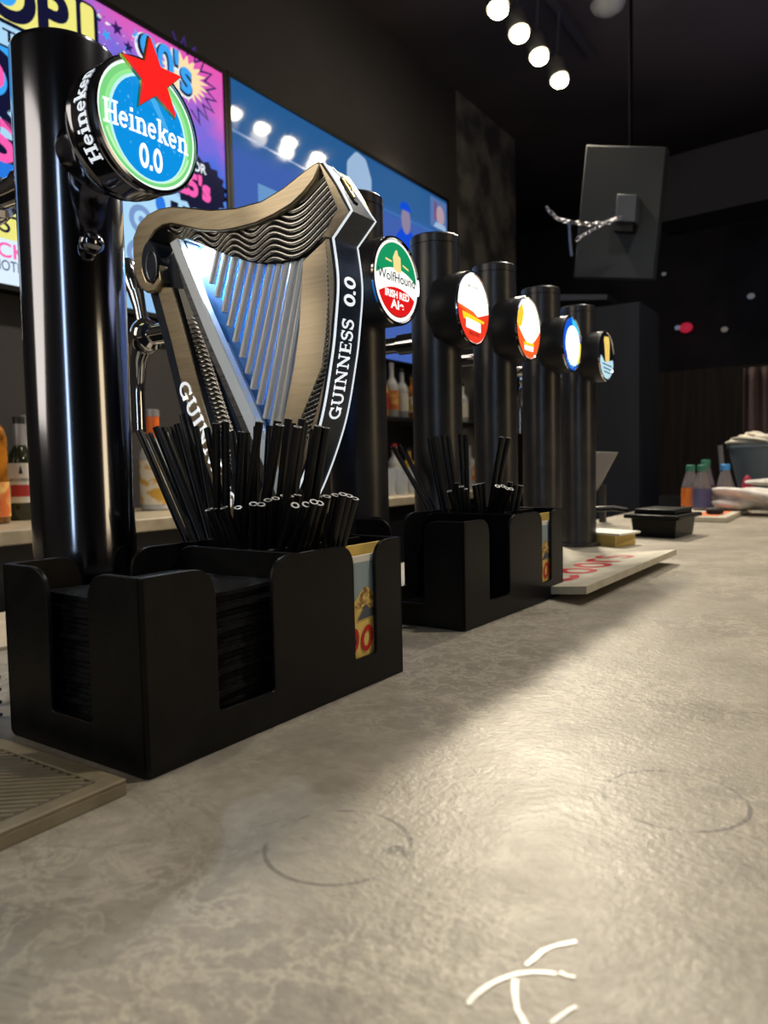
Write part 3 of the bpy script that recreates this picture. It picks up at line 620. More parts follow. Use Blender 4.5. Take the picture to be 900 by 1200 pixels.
# lettering on the side of the housing, reading upwards
hl = MB().use(M['whiteline'])
Wt = text_w('Heineken', .0135, .85); Rh = .0474
def onring(u, v):
    th = R(180+40) - 0; a = (u-Wt/2)/Rh  # angle measured around X axis, from -Y
    ang = PI - a + R(3)
    return (.0645+(.0155-v), Rh*math.cos(ang), Rh*math.sin(ang))
serif_text(hl, 'Heineken', .0155, onring, 0, .74, 4); hl.build('lettering', d, smooth=180)
def hk_face():
    l = MB()
    l.use(G('hkwhite', (235, 255, 240), 1.15)); band(l, -1, 1, 0, RF)
    l.use(G('hkgreen', (125, 215, 130), 1.0)); band(l, -1, 1, .0004, RF*.955)
    l.use(G('hkgreenpale', (190, 245, 185), 1.05)); band(l, -1, -.012, .0006, RF*.90)
    l.use(G('hkmint', (150, 235, 150), 1.0)); band(l, -1, 1, .0008, RF*.86)
    l.use(G('hkpale', (190, 240, 240), 1.05)); disc(l, 0, -.002, .0345, .037, .0010, 40)
    l.use(G('hkblue', (12, 142, 222), 1.05)); disc(l, 0, -.0025, .0325, .0355, .0012, 40)
    l.use(G('hkmint', (150, 235, 150), 1.0)); shape(l, [(-.014, .046-.006), (.008, .0425), (.008, .030), (-.006, .028)], .0014)
    l.use(G('hksky', (70, 175, 240), 1.0)); shape(l, [(-.004, .028), (.002, .030), (.022, -.004), (.019, -.006)], .0013)
    rn = random.Random(8)
    for i in range(46):
        a = rn.random()*2*PI; q = math.sqrt(rn.random())*.031; r_ = .0004+.0012*rn.random()**2; disc(l, q*math.cos(a), q*math.sin(a)*1.08-.0025, r_, r_*1.25, .0015, 10)
    l.use(G('hktext', (250, 255, 255), 1.25)); wt = text_w('Heineken', .0175, .78)
    serif_text(l, 'Heineken', .0165, lambda u, v: (.0018, u-wt/2+.0005, v-.0085-((u-wt/2)/.04)**2*.002), 0, .78)
    w0 = text_w('0.0', .0175, .72); serif_text(l, '0.0', .0175, lambda u, v: (.0018, u-w0/2, v-.0315), 0, .72)
    o = l.build('lens_face', t, smooth=1); o.location = (.0890, 0, .392); o.scale = (1, .915, .915)
hk_face()
def star_poly(r, k): return [((r if i % 2 == 0 else r*k)*math.cos(R(90+36*i+SR)), (r if i % 2 == 0 else r*k)*math.sin(R(90+36*i+SR))) for i in range(10)]
SR = 6
def star_mb(m, r, k, h0, h1):
    P = star_poly(r, k); m.add([(h0, a, b) for a, b in P]+[(h1, a*.97, b*.97) for a, b in P], [tuple(range(10)), tuple(range(19, 9, -1))]+[(i, (i+1) % 10, (i+1) % 10+10, i+10) for i in range(10)])
sg = MB().use(M['gold']); star_mb(sg, .0268, .42, 0, .0022); so = sg.build('star', t); so.location = (.0925, .0015, .392+.0300)
sr = MB().use(mat('red_lit_star', (.8, .01, .01), .3, 0, (.9, .012, .01), .75)); star_mb(sr, .0252, .415, .0022, .0036); sr.build('star_face', so)
MB().use(M['chromeblack']).ball((.040, -.012, .322), (.007, .009, .008)).build('screw_cap', t)
faucet(t, .385)
for o in (t,): pass

# ------------------------------------------------------------------ harp tap
hp = empty('harp_tap', (-.49, .537, 0)); tag(hp, 'tall metal harp-shaped tap with glowing blue panel and strings, between the first two towers', 'beer tap')
YF, YB = .52, .556
def bld(m, n, par=hp, **k): return m.build(n, par, world=True, **k)
MB().use(M['satin']).lathe([(.045, 0), (.045, .008), (.030, .012), (.030, .13)], (-.485, .54, 0), n=40).build('pedestal', hp, world=True)
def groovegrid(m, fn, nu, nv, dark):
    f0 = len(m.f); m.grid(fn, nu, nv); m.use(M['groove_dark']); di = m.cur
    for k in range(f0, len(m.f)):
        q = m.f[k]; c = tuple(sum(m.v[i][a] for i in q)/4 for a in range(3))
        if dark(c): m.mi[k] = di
# left leg (sound box): strips side by side
def poly(a, b): return a+list(reversed(b))
L0 = [(-0.6241,0.3520), (-0.6052,0.2946), (-0.5880,0.2367), (-0.5661,0.1812), (-0.5317,0.1037)]; L1 = [(-0.5996,0.3484), (-0.5800,0.2919), (-0.5621,0.2349), (-0.5421,0.1805), (-0.5088,0.1044)]
L2 = [(-0.5946,0.3460), (-0.5751,0.2914), (-0.5549,0.2344), (-0.5351,0.1803), (-0.4998,0.1047)]; L3 = [(-0.5847,0.3445), (-0.5581,0.2895), (-0.5361,0.2331), (-0.5144,0.1797), (-0.4758,0.1054)]
L4 = [(-0.5902,0.3805), (-0.5463,0.2882), (-0.5071,0.2175), (-0.4890,0.1790), (-0.4547,0.1092)]; L5 = [(-0.5970,0.3943), (-0.5869,0.3941), (-0.5324,0.2867), (-0.4909,0.2110), (-0.4730,0.1762), (-0.4403,0.1128)]
leg = bld(MB().use(M['navy']).prism([(-0.6390,0.3482), (-0.6241,0.3520), (-0.6025,0.3877), (-0.5869,0.3941), (-0.5324,0.2867), (-0.4909,0.2110), (-0.4730,0.1762), (-0.4403,0.1128), (-0.5324,0.0886)], 'Y', YF+.006, YB), 'sound_box', bevel=.001)
bld(MB().use(M['navy']).prism(poly(L0, [(-0.6390,0.3482), (-0.6207,0.2963), (-0.6032,0.2377), (-0.5834,0.1816), (-0.5482,0.1032)]), 'Y', YF+.004, YB), 'side_rail', bevel=.001)
bld(MB().use(M['bronze']).prism(poly(L0, L1), 'Y', YF, YF+.012), 'front_rail', bevel=.0012)
bld(MB().use(M['steel']).prism(poly(L3[:1]+[(-0.5758,0.3249), (-0.5495,0.2721), (-0.5217,0.2208), (-0.5010,0.1794), (-0.4673,0.1073)], [(-0.6000,0.3873), (-0.5703,0.3366), (-0.5487,0.2885), (-0.5228,0.2452), (-0.4890,0.1790), (-0.4526,0.1109)]), 'Y', YF+.001, YF+.012), 'inner_face', bevel=.001)
bld(MB().use(mat('silver_edge_glow', (.90, .93, .96), .25, .25, (.75, .90, 1), .12)).prism([(-0.5997,0.3914), (-0.5882,0.3943), (-0.5324,0.2867), (-0.4909,0.2110), (-0.4730,0.1762), (-0.4403,0.1128), (-0.4526,0.1109), (-0.4890,0.1790), (-0.5063,0.2118), (-0.5487,0.2885)], 'Y', YF-.002, YF+.012), 'bright_edge', bevel=.0015)  # silver edge, brightened by a faint glow added to its material
# ribbed strip on the left leg
def lerp(A, t):
    n = len(A)-1; s_ = min(max(t, 0), .9999)*n; i = int(s_); f_ = s_-i; return (A[i][0]*(1-f_)+A[i+1][0]*f_, A[i][1]*(1-f_)+A[i+1][1]*f_)
rb = MB().use(M['groove'])
def legwave(u, v):
    a = lerp(L2, u); b = lerp(L3, u); x = a[0]*(1-v)+b[0]*v; z = a[1]*(1-v)+b[1]*v
    amp = .0012*min(1, max(0, (u-.12)*5)); ph = (z+.0012*math.sin(v*PI*2+1)+.004*v)/.0047*2*PI
    return (x, YF+.003-amp*(math.sin(ph)), z)
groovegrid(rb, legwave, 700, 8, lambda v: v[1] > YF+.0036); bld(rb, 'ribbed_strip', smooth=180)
# scroll and neck
neck = [(-0.6468,0.4198), (-0.6369,0.4265), (-0.6182,0.4287), (-0.5978,0.4262), (-0.5707,0.4198), (-0.5379,0.4115), (-0.5043,0.4055), (-0.4722,0.4050), (-0.4464,0.4107), (-0.4265,0.4180), (-0.4139,0.4223), (-0.4064,0.4234)]
under = [(-0.4045,0.4223), (-0.4143,0.4123), (-0.4271,0.4021), (-0.4421,0.3920), (-0.4605,0.3868), (-0.4836,0.3851), (-0.5107,0.3872), (-0.5388,0.3925), (-0.5680,0.4021), (-0.5899,0.4088), (-0.6038,0.4098)]
nb = [(-0.6529,0.3879), (-0.6518,0.4051), (-0.6429,0.4173), (-0.6290,0.4241), (-0.6106,0.4263), (-0.5915,0.4249), (-0.5707,0.4198), (-0.5379,0.4107), (-0.5043,0.4055), (-0.4722,0.4050), (-0.4464,0.4107), (-0.4265,0.4180), (-0.4139,0.4223), (-0.4063,0.4241), (-0.4027,0.4211), (-0.4106,0.4094), (-0.4223,0.4011), (-0.4371,0.3940), (-0.4574,0.3891), (-0.4803,0.3861), (-0.5052,0.3862), (-0.5253,0.3876), (-0.5505,0.3931), (-0.5742,0.4017), (-0.5925,0.4076), (-0.6051,0.4084), (-0.6170,0.4056), (-0.6280,0.3974), (-0.6354,0.3849), (-0.6377,0.3697), (-0.6330,0.3586), (-0.6226,0.3544), (-0.6144,0.3608), (-0.6137,0.3727), (-0.6095,0.3550), (-0.6205,0.3455), (-0.6337,0.3465), (-0.6441,0.3533), (-0.6514,0.3684)]
bld(MB().use(M['bronze']).prism(nb, 'Y', YF-.005, YB-.002), 'neck', bevel=.0022, seg=3)
bld(MB().use(M['navy']).prism(arc(*([(-0.6266,0.3765)][0]), .0125, .021, 0, 360, 28)[:-1], 'Y', YF-.006, YB-.004), 'scroll', bevel=.002)
sc_ = [(-0.6221,0.3711)][0]
bld(MB().use(M['steel']).tube([(sc_[0]+.0078*math.cos(R(a)), YF-.006, sc_[1]+.0145*math.sin(R(a))) for a in range(0, 361, 12)], .0013, 8, False), 'scroll_ring')
# wavy grooved panel under the neck
WT = [(-0.6039,0.4082), (-0.5925,0.4076), (-0.5742,0.4017), (-0.5505,0.3939), (-0.5253,0.3876), (-0.5052,0.3862), (-0.4803,0.3868), (-0.4574,0.3891), (-0.4371,0.3947), (-0.4223,0.4018), (-0.4124,0.4105), (-0.4047,0.4180)]
WB = [(-0.6041,0.4048), (-0.5893,0.3970), (-0.5652,0.3869), (-0.5443,0.3766), (-0.5217,0.3663), (-0.4999,0.3579), (-0.4796,0.3522), (-0.4589,0.3495), (-0.4388,0.3491), (-0.4220,0.3536), (-0.4047,0.3607), (-0.3875,0.3802)]
ww = MB().use(M['groove'])
x0c, z0c = [(-0.4115,0.3829)][0]
def wavep(u, v):
    a = lerp(WT, u); b = lerp(WB, u); x = a[0]*(1-v)+b[0]*v; z = a[1]*(1-v)+b[1]*v
    X = (x-x0c)
    D = X+.028; A_ = .0031+min(max(-D, 0), .1)*.03
    sm = (15*D*D if D < .02 else .006+.6*(D-.02)) if D > 0 else A_*(1-math.cos(126*D))
    ph = (z-z0c-sm)/.0056*2*PI; sh = (.5+.5*math.cos(ph))**2 if v > 0.01 and v < .99 else 1
    return (x, YF+.0005+.0024*sh, z)
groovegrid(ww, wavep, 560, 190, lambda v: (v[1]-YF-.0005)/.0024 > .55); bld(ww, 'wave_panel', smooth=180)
bld(MB().use(M['black']).prism(WT+list(reversed(WB)), 'Y', YF+.006, YB-.006), 'neck_core')
# glowing panel behind the strings
pan = bld(MB().use(M['ledblue']).prism([(-0.5932,0.3953), (-0.5444,0.3750), (-0.4999,0.3571), (-0.4590,0.3480), (-0.4320,0.3458), (-0.4329,0.3207), (-0.4359,0.2912), (-0.4442,0.2543), (-0.4570,0.2123), (-0.4709,0.1769), (-0.4912,0.2030)], 'Y', YF+.026, YF+.032), 'lit_panel')
ledp = [(-0.5845,0.3937), (-0.5443,0.3766), (-0.4998,0.3586), (-0.4589,0.3502), (-0.4338,0.3490)]
lb = MB().use(M['led'])
for i in range(len(ledp)-1):
    (a, b), (c, d_) = ledp[i], ledp[i+1]; lb.add([(a, YF+.010, b), (a, YF+.024, b-.001), (c, YF+.024, d_-.001), (c, YF+.010, d_)], [(0, 1, 2, 3)])
bld(lb, 'led_strip')
ll = bpy.data.lights.new('harp_led', 'AREA'); ll.shape = 'RECTANGLE'; ll.size = .15; ll.size_y = .010; ll.energy = 5.0; ll.color = (.75, .92, 1)
lo = bpy.data.objects.new('harp_led', ll); COL.objects.link(lo); lo.location = ((ledp[0][0]+ledp[-1][0])/2, YF+.016, (ledp[0][1]+ledp[-1][1])/2-.004)
lo.rotation_euler = (R(12), math.atan2(-(ledp[-1][1]-ledp[0][1]), ledp[-1][0]-ledp[0][0]), 0)
bots = [(-0.4722,0.1913), (-0.5531,0.3471), (-0.5455,0.3328), (-0.5369,0.3169), (-0.5306,0.3022), (-0.5233,0.2867), (-0.5149,0.2712), (-0.5083,0.2552), (-0.5017,0.2402), (-0.4946,0.2252), (-0.4865,0.2111), (-0.4795,0.1972)]
tops = [(-0.4308,0.3458), (-0.5412,0.3738), (-0.5298,0.3694), (-0.5185,0.3659), (-0.5064,0.3622), (-0.4955,0.3588), (-0.4848,0.3555), (-0.4733,0.3528), (-0.4629,0.3511), (-0.4537,0.3496), (-0.4446,0.3488), (-0.4367,0.3482)]
for (a, b), (c, d_) in zip(bots, tops):
    x1 = a+(c-a)*1.0
    bld(MB().use(M['string']).tube([(a, YF+.010, b-.001), (a, YF+.010, b), (c, YF+.010, d_+.004)], [.0024, .0040, .0040], 12), 'string')
# pillar
PI_ = [(-0.4318,0.3502), (-0.4310,0.3456), (-0.4341,0.3134), (-0.4370,0.2876), (-0.4442,0.2543), (-0.4570,0.2123), (-0.4754,0.1707), (-0.4990,0.1227)]
P1 = [(-0.4038,0.3605), (-0.4024,0.3451), (-0.4026,0.3090), (-0.4053,0.2838), (-0.4111,0.2513), (-0.4348,0.2111), (-0.4565,0.1703), (-0.4861,0.1188)]
P1b = [(-0.4038,0.3605), (-0.4015,0.3450), (-0.4008,0.3087), (-0.4016,0.2834), (-0.4045,0.2507), (-0.4192,0.2102), (-0.4383,0.1699), (-0.4669,0.1168)]
P2 = [(-0.3946,0.3588), (-0.3914,0.3433), (-0.3909,0.3145), (-0.3941,0.2840), (-0.3998,0.2503), (-0.4132,0.2024), (-0.4325,0.1637), (-0.4628,0.1138)]
PP = [(-0.4319,0.3472), (-0.4028,0.3604)]
bld(MB().use(M['bronze']).prism(PI_[1:]+list(reversed(P1)), 'Y', YF+.001, YB-.004), 'pillar', bevel=.001)
bld(MB().use(M['bronze']).prism(P1b+list(reversed(P2)), 'Y', YF-.001, YB-.002), 'pillar_front_rail', bevel=.001)
rb = MB().use(M['groove'])
def pwave(u, v):
    a = lerp(P1, u); b = lerp(P1b, u); x = a[0]*(1-v)+b[0]*v; z = a[1]*(1-v)+b[1]*v
    return (x, YF+.001-.0013*math.sin((z-.3*x)/.0040*2*PI), z)
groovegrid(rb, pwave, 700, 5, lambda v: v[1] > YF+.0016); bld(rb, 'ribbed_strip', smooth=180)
# crown
CR = [(-0.4063,0.4241), (-0.4018,0.4216), (-0.3869,0.3999), (-0.3742,0.3761), (-0.3946,0.3574), (-0.4038,0.3605), (-0.3866,0.3800)]
bld(MB().use(M['bronze']).prism(CR, 'Y', YF-.005, YB), 'crown', bevel=.001)
# outer face of crown and pillar: one long strip bounded by white lines
FR = [(-0.4027,0.4218), (-0.3878,0.4000), (-0.3745,0.3762), (-0.3946,0.3574), (-0.3905,0.3224), (-0.3940,0.2868), (-0.3997,0.2540), (-0.4132,0.2024), (-0.4380,0.1492), (-0.4628,0.1138)]
def dense(A, k):
    out = []
    for i in range(len(A)-1):
        for j in range(k): t_ = j/k; out.append((A[i][0]*(1-t_)+A[i+1][0]*t_, A[i][1]*(1-t_)+A[i+1][1]*t_))
    out.append(A[-1]); return out
def smoothc(A, k):  # catmull-rom
    P = [A[0]]+A+[A[-1]]; out = []
    for i in range(1, len(P)-2):
        for j in range(k):
            t_ = j/k; out.append(tuple(.5*((2*P[i][c])+(-P[i-1][c]+P[i+1][c])*t_+(2*P[i-1][c]-5*P[i][c]+4*P[i+1][c]-P[i+2][c])*t_*t_+(-P[i-1][c]+3*P[i][c]-3*P[i+1][c]+P[i+2][c])*t_**3) for c in (0, 1)))
    out.append(A[-1]); return out
FRd = smoothc(FR[:3], 6)[:-1]+dense(FR[2:4], 4)[:-1]+smoothc(FR[3:], 10)
Yw = [YF-.005+0*i for i in range(len(FRd))]
def yb(i):  # the crown's back edge widens from its tip
    n1 = 12; return YB-.002 if i > n1 else YF+.010+(YB-.002-YF-.010)*(i/n1)
of = MB().use(M['navy'])
vs = []; 
for i, (x, z) in enumerate(FRd): vs += [(x+.0012, YF-.004, z+.0006), (x+.0012, yb(i), z+.0006), (x-.0018, yb(i), z), (x-.0018, YF-.004, z)]
n_ = len(FRd)
of.add(vs, [(4*i+k, 4*i+(k+1) % 4, 4*(i+1)+(k+1) % 4, 4*(i+1)+k) for i in range(n_-1) for k in range(4)]+[(0, 3, 2, 1), (4*n_-4, 4*n_-3, 4*n_-2, 4*n_-1)])
outer = bld(of, 'outer_face', smooth=30)
wl = MB().use(M['whiteline'])
for side in (0, 1):
    pts = [((x+.0016, (YF-.0028 if side == 0 else yb(i)-.0012), z+.0006)) for i, (x, z) in enumerate(FRd)]
    wl.tube(pts, .0012 if side == 0 else .0008, 8)
bld(wl, 'white_outline')
# lettering on the outer face: reads upwards
SP = FRd[::-1]; cum = [0]
for i in range(1, len(SP)): cum.append(cum[-1]+math.dist(SP[i], SP[i-1]))
def along(s_):
    for i in range(1, len(SP)):
        if cum[i] >= s_: break
    f_ = (s_-cum[i-1])/(cum[i]-cum[i-1]); return (SP[i-1][0]*(1-f_)+SP[i][0]*f_, SP[i-1][1]*(1-f_)+SP[i][1]*f_)
def at_z(z):
    for i in range(1, len(SP)):
        if SP[i][1] >= z: f_ = (z-SP[i-1][1])/(SP[i][1]-SP[i-1][1]); return cum[i-1]+(cum[i]-cum[i-1])*f_
zG = [(-0.4023,0.2052)][0][1]; zS = [(-0.3848,0.2923)][0][1]; z0a = [(-0.3836,0.3023)][0][1]; z0b = [(-0.3829,0.3275)][0][1]
lt = MB().use(M['whiteline'])
def write(txt, sa, sb, size):
    w_ = text_w(txt, 1, 1); ws_ = (sb-sa)/(w_*size)
    serif_text(lt, txt, size, lambda u, v: (lambda q: (q[0]+.0018, YF+.0225-v, q[1]+.0007))(along(sa+u)), 0, ws_, 4)
write('GUINNESS', at_z(zG), at_z(zS), .0165); write('0.0', at_z(z0a), at_z(z0b), .0165)
bld(lt, 'lettering', outer, smooth=1)
# same name on the left rail, reading downwards
lg = MB().use(M['whiteline']); a0 = [(-0.5962,0.2492)][0]; a1 = [(-0.5307,0.1238)][0]
dv = Vector((a1[0]-a0[0], a1[1]-a0[1])); dn = dv.normalized(); nn = Vector((-dn.y, dn.x)); ws_ = dv.length/text_w('GUINNESS', .0155)
serif_text(lg, 'GUINNESS', .0155, lambda u, v: (a0[0]+dn.x*u+nn.x*(v-.001), YF-.0006, a0[1]+dn.y*u+nn.y*(v-.001)), 0, ws_)
bld(lg, 'lettering', hp, smooth=1)
# golden badge on the crown
bd = MB().use(M['black']); 
c0 = Vector((FRd[3][0], 0, FRd[3][1])); c1_ = Vector((FRd[9][0], 0, FRd[9][1])); dd = (c1_-c0); ax1 = dd.normalized(); nrm = Vector((-ax1.z, 0, ax1.x)); nrm = nrm if nrm.x > 0 else -nrm
mid = (c0+c1_)/2+Vector((0, YF+.0135, 0))+nrm*.0016
pts = [mid+ax1*math.cos(R(a))*.0155+Vector((0, math.sin(R(a))*.0062, 0)) for a in range(0, 360, 12)]
bd.add([p_-nrm*.002 for p_ in pts]+[p_+nrm*.0012 for p_ in pts], [tuple(range(30)), tuple(range(59, 29, -1))]+[(i, (i+1) % 30, (i+1) % 30+30, i+30) for i in range(30)])
bo = bld(bd, 'badge')
gb = MB().use(M['gold'])
for (a_, b_, c_, e_) in ((-.011, -.003, .010, -.002), (-.011, -.003, -.006, .004), (-.006, .004, .010, -.002), (-.007, -.002, -.003, .003), (-.003, -.002, .0, .0015)):
    gb.tube([mid+nrm*.0016+ax1*a_+Vector((0, b_, 0)), mid+nrm*.0016+ax1*c_+Vector((0, e_, 0))], .0010, 6)
bld(gb, 'golden_emblem', bo)
fo = faucet(hp, .312); fo.location = (-.085, .012, 0)

# ------------------------------------------------------------------ bar caddies
def caddy(x, y, ang, label):
    """x,y: front corner nearest the camera; local u runs along the bar, v away from the customers"""
    t = empty('bar_caddy', (x, y, 0), 0); t.rotation_euler = (0, 0, -ang); tag(t, label, 'caddy', 'black bar caddies')
    L, Wd, H, th = .2457, .134, .108, .0032
    cut1, cut2 = (.052, .099), (.184, .2105); zb = .023
    def wall_profile(length, cuts, rc=.018):
        pts = [(0, 0)]; rad = [.004]
        pts += [(0, H)]; rad += [.001]
        for a, b in cuts: pts += [(a, H), (a, zb), (b, zb), (b, H)]; rad += [min(rc, .018), .003, .003, min(rc, .018)]
        pts += [(length, H), (length, 0)]; rad += [.001, .006]
        return rpoly(pts, rad, 7)
    m = MB().use(M['plastic'])
    fr = wall_profile(L, [cut1, cut2]); bk = wall_profile(L, [(.052, .092)])
    m.prism([(a, b) for a, b in fr], 'X', 0, -th).prism([(a, b) for a, b in bk], 'X', -Wd+th, -Wd)
    side = wall_profile(Wd, [(.047, .087)]); m.prism([(-a, b) for a, b in side], 'Y', 0, th)
    m.prism([(0, 0), (-Wd, 0), (-Wd, H), (0, H)], 'Y', L-th, L)
    m.box(-Wd+.001, -.001, .001, L-.001, .002, .006)
    m.build('box_shell', t, bevel=.0011, seg=3)
    d1 = MB().use(M['plastic']).prism(rpoly([(-th, .006), (-Wd+th, .006), (-Wd+th, H-.001), (-th, H-.001)], [0, 0, .02, 0]), 'Y', .131, .134); d1.build('divider', t, bevel=.0008)
    d2 = MB().use(M['plastic']).box(-.040, -.037, .134, L-th, .006, H-.001); d2.build('divider', t, bevel=.0008)
    return t
C1 = caddy(-.3202, .2487, .0171, 'black plastic bar caddy nearest the camera, filled with black napkins and black straws')
C2 = caddy(-.3381, .6432, .0335, 'black plastic bar caddy farther along the bar, its napkin compartment empty')
def cpt(c, u, v, z): a = -c.rotation_euler.z; return (c.location.x+u*math.sin(a)-v*math.cos(a), c.location.y+u*math.cos(a)+v*math.sin(a), z)
# napkins
rn = random.Random(4); nap0 = None
NN = 26
def napmesh(i):
    m = MB().use(M['napkin']); hx, hy = .053+rn.uniform(-.0015, .0015), .0545+rn.uniform(-.0015, .0015); ph = rn.random()*6
    def ft(top):
        return lambda u, v: ((u-.5)*2*hx*(1+.012*math.sin(v*9+ph)), (v-.5)*2*hy*(1+.012*math.sin(u*8+ph)), top+.0006*math.sin(u*5+v*6+ph))
    m.grid(ft(0), 10, 10); n0 = len(m.v); m.grid(ft(.0026), 10, 10)
    w = 11; edge = [i_*w for i_ in range(w)]+[(w-1)*w+j for j in range(1, w)]+[i_*w+w-1 for i_ in range(w-2, -1, -1)]+[j for j in range(w-2, 0, -1)]
    m.add([], []); 
    for k in range(len(edge)): a, b = edge[k], edge[(k+1) % len(edge)]; m.f.append((a, b, b+n0, a+n0)); m.mi.append(m.cur)
    return m.build('paper_napkin')
protos = [napmesh(i) for i in range(4)]
for i in range(NN):
    o = protos[i] if i < 4 else protos[i % 4].copy()
    if i >= 4: COL.objects.link(o)
    lean = i/NN*.0025
    o.location = cpt(C1, .0655+rn.uniform(-.001, .001)+lean, .067+rn.uniform(-.001, .001), .0072+i*.0032); o.rotation_euler = (0, 0, -.0171+rn.uniform(-.02, .02))
    tag(o, 'square black paper napkin in the stack inside the nearest caddy' if i < NN-1 else 'topmost black paper napkin of the stack in the nearest caddy', 'napkin', 'black napkins in the nearest caddy')
# straws
def strawmesh():
    m = MB().use(M['straw']); n = 14; ro, ri = .0031, .0018
    m.lathe([(ri, 0), (ro, 0), (ro, 1)], n=n, cap=False); m.use(M['strawtip']).lathe([(ro, 1), (ri, 1)], n=n, cap=False); m.use(M['straw']).lathe([(ri, 1), (ri, .0)], n=n, cap=False)
    return m
sproto = None
def put_straw(s, name, label, group):
    global sproto
    if sproto is None: sproto = strawmesh().build('drinking_straw'); o = sproto
    else: o = sproto.copy(); COL.objects.link(o)
    a, b = Vector(s[:2]+(.007,)), Vector(s[2:]); d = b-a; o.location = a; o.rotation_euler = d.to_track_quat('Z', 'Y').to_euler(); o.scale = (1, 1, d.length)
    tag(o, label, 'straw', group); return o
TALL1 = [(-0.4267,0.4250,-0.5275,0.4155,0.1977), (-0.4338,0.4390,-0.5435,0.4390,0.1961), (-0.4119,0.4217,-0.4983,0.4096,0.1991),
  (-0.4420,0.4536,-0.5544,0.4625,0.2018), (-0.4266,0.4283,-0.4864,0.4214,0.2014), (-0.4460,0.4611,-0.5565,0.4743,0.2030),
  (-0.4460,0.4464,-0.5127,0.4508,0.2122), (-0.4460,0.4696,-0.5448,0.4860,0.2116), (-0.4460,0.4572,-0.5016,0.4684,0.2003),
  (-0.4432,0.4183,-0.4226,0.4038,0.1986), (-0.4362,0.4217,-0.4186,0.4096,0.1999), (-0.4460,0.4606,-0.4767,0.4742,0.1964),
  (-0.4460,0.4322,-0.4192,0.4272,0.1927), (-0.4460,0.4460,-0.4365,0.4508,0.1934), (-0.4408,0.4251,-0.3889,0.4155,0.1987),
  (-0.4460,0.4608,-0.4470,0.4742,0.1995), (-0.4436,0.4390,-0.3916,0.4390,0.2004), (-0.4207,0.4188,-0.3583,0.4038,0.1943),
  (-0.4131,0.4355,-0.3757,0.4331,0.2009), (-0.4009,0.4193,-0.3418,0.4037,0.1923), (-0.4116,0.4460,-0.3770,0.4508,0.2014),
  (-0.4265,0.4643,-0.3989,0.4801,0.2010), (-0.3872,0.4290,-0.3376,0.4214,0.1933), (-0.3807,0.4325,-0.3353,0.4272,0.1921),
  (-0.4121,0.4598,-0.3844,0.4743,0.1945), (-0.4460,0.4390,-0.4840,0.4390,0.2001), (-0.4224,0.4568,-0.4018,0.4684,0.2000),
  (-0.4460,0.4644,-0.4377,0.4801,0.2000)]
SHORT1 = [(-0.4017,0.4340,-0.4143,0.3861,0.1343), (-0.3948,0.4342,-0.4181,0.3944,0.1337), (-0.3849,0.4327,-0.3999,0.3873,0.1358),
  (-0.4175,0.4330,-0.3905,0.3920,0.1357), (-0.4169,0.4300,-0.3673,0.3838,0.1390), (-0.4099,0.4312,-0.3622,0.3861,0.1386),
  (-0.4010,0.4294,-0.3632,0.3944,0.1412), (-0.4097,0.4302,-0.3644,0.4038,0.1420), (-0.4076,0.4323,-0.3666,0.4155,0.1433),
  (-0.4076,0.4356,-0.3710,0.4272,0.1427), (-0.4056,0.4390,-0.3735,0.4390,0.1429), (-0.4042,0.4472,-0.3889,0.4625,0.1452),
  (-0.3922,0.4426,-0.3704,0.4508,0.1450), (-0.3848,0.4390,-0.3518,0.4390,0.1417), (-0.3882,0.4366,-0.3361,0.4272,0.1425),
  (-0.3741,0.4354,-0.3234,0.4214,0.1438), (-0.3685,0.4347,-0.3125,0.4155,0.1447), (-0.3680,0.4363,-0.3117,0.4214,0.1433),
  (-0.3680,0.4380,-0.3109,0.4272,0.1412), (-0.4292,0.4318,-0.3310,0.3861,0.1384), (-0.4189,0.4328,-0.3242,0.3896,0.1388),
  (-0.4013,0.4315,-0.3194,0.3920,0.1405), (-0.4025,0.4342,-0.3193,0.3979,0.1393)]
TALL2 = [(-0.4142,0.8173,-0.5251,0.8072,0.1878), (-0.4256,0.8295,-0.5270,0.8295,0.1926), (-0.4590,0.8500,-0.5181,0.8629,0.2092),
  (-0.4388,0.8168,-0.4713,0.8072,0.1967), (-0.4469,0.8361,-0.4818,0.8406,0.2004), (-0.4255,0.8166,-0.4518,0.8072,0.2001),
  (-0.4309,0.8295,-0.4563,0.8295,0.1998), (-0.4326,0.8361,-0.4452,0.8406,0.2017), (-0.4260,0.8230,-0.4262,0.8184,0.2000),
  (-0.4166,0.8231,-0.3783,0.8184,0.1954), (-0.4202,0.8295,-0.3746,0.8295,0.1945)]
SHORT2 = [(-0.4148,0.8309,-0.4287,0.7794,0.1326), (-0.4179,0.8247,-0.4338,0.8072,0.1414), (-0.4164,0.8241,-0.4155,0.7850,0.1379),
  (-0.4131,0.8276,-0.4136,0.7906,0.1347), (-0.4010,0.8240,-0.4039,0.7961,0.1395), (-0.4058,0.8254,-0.4038,0.8072,0.1402),
  (-0.4041,0.8270,-0.4041,0.8184,0.1409), (-0.4348,0.8225,-0.3663,0.7794,0.1384), (-0.4349,0.8234,-0.3620,0.7850,0.1381),
  (-0.4319,0.8261,-0.3582,0.7872,0.1357), (-0.4277,0.8272,-0.3545,0.7906,0.1347), (-0.3920,0.8295,-0.3730,0.8295,0.1414),
  (-0.3874,0.8313,-0.3713,0.8406,0.1380), (-0.3870,0.8295,-0.3593,0.8295,0.1373)]
def way(q):
    d = (q[2]-q[0])*.83+(q[3]-q[1])*.556; return 'leaning left' if d < -.012 else ('leaning right' if d > .012 else 'nearly upright')
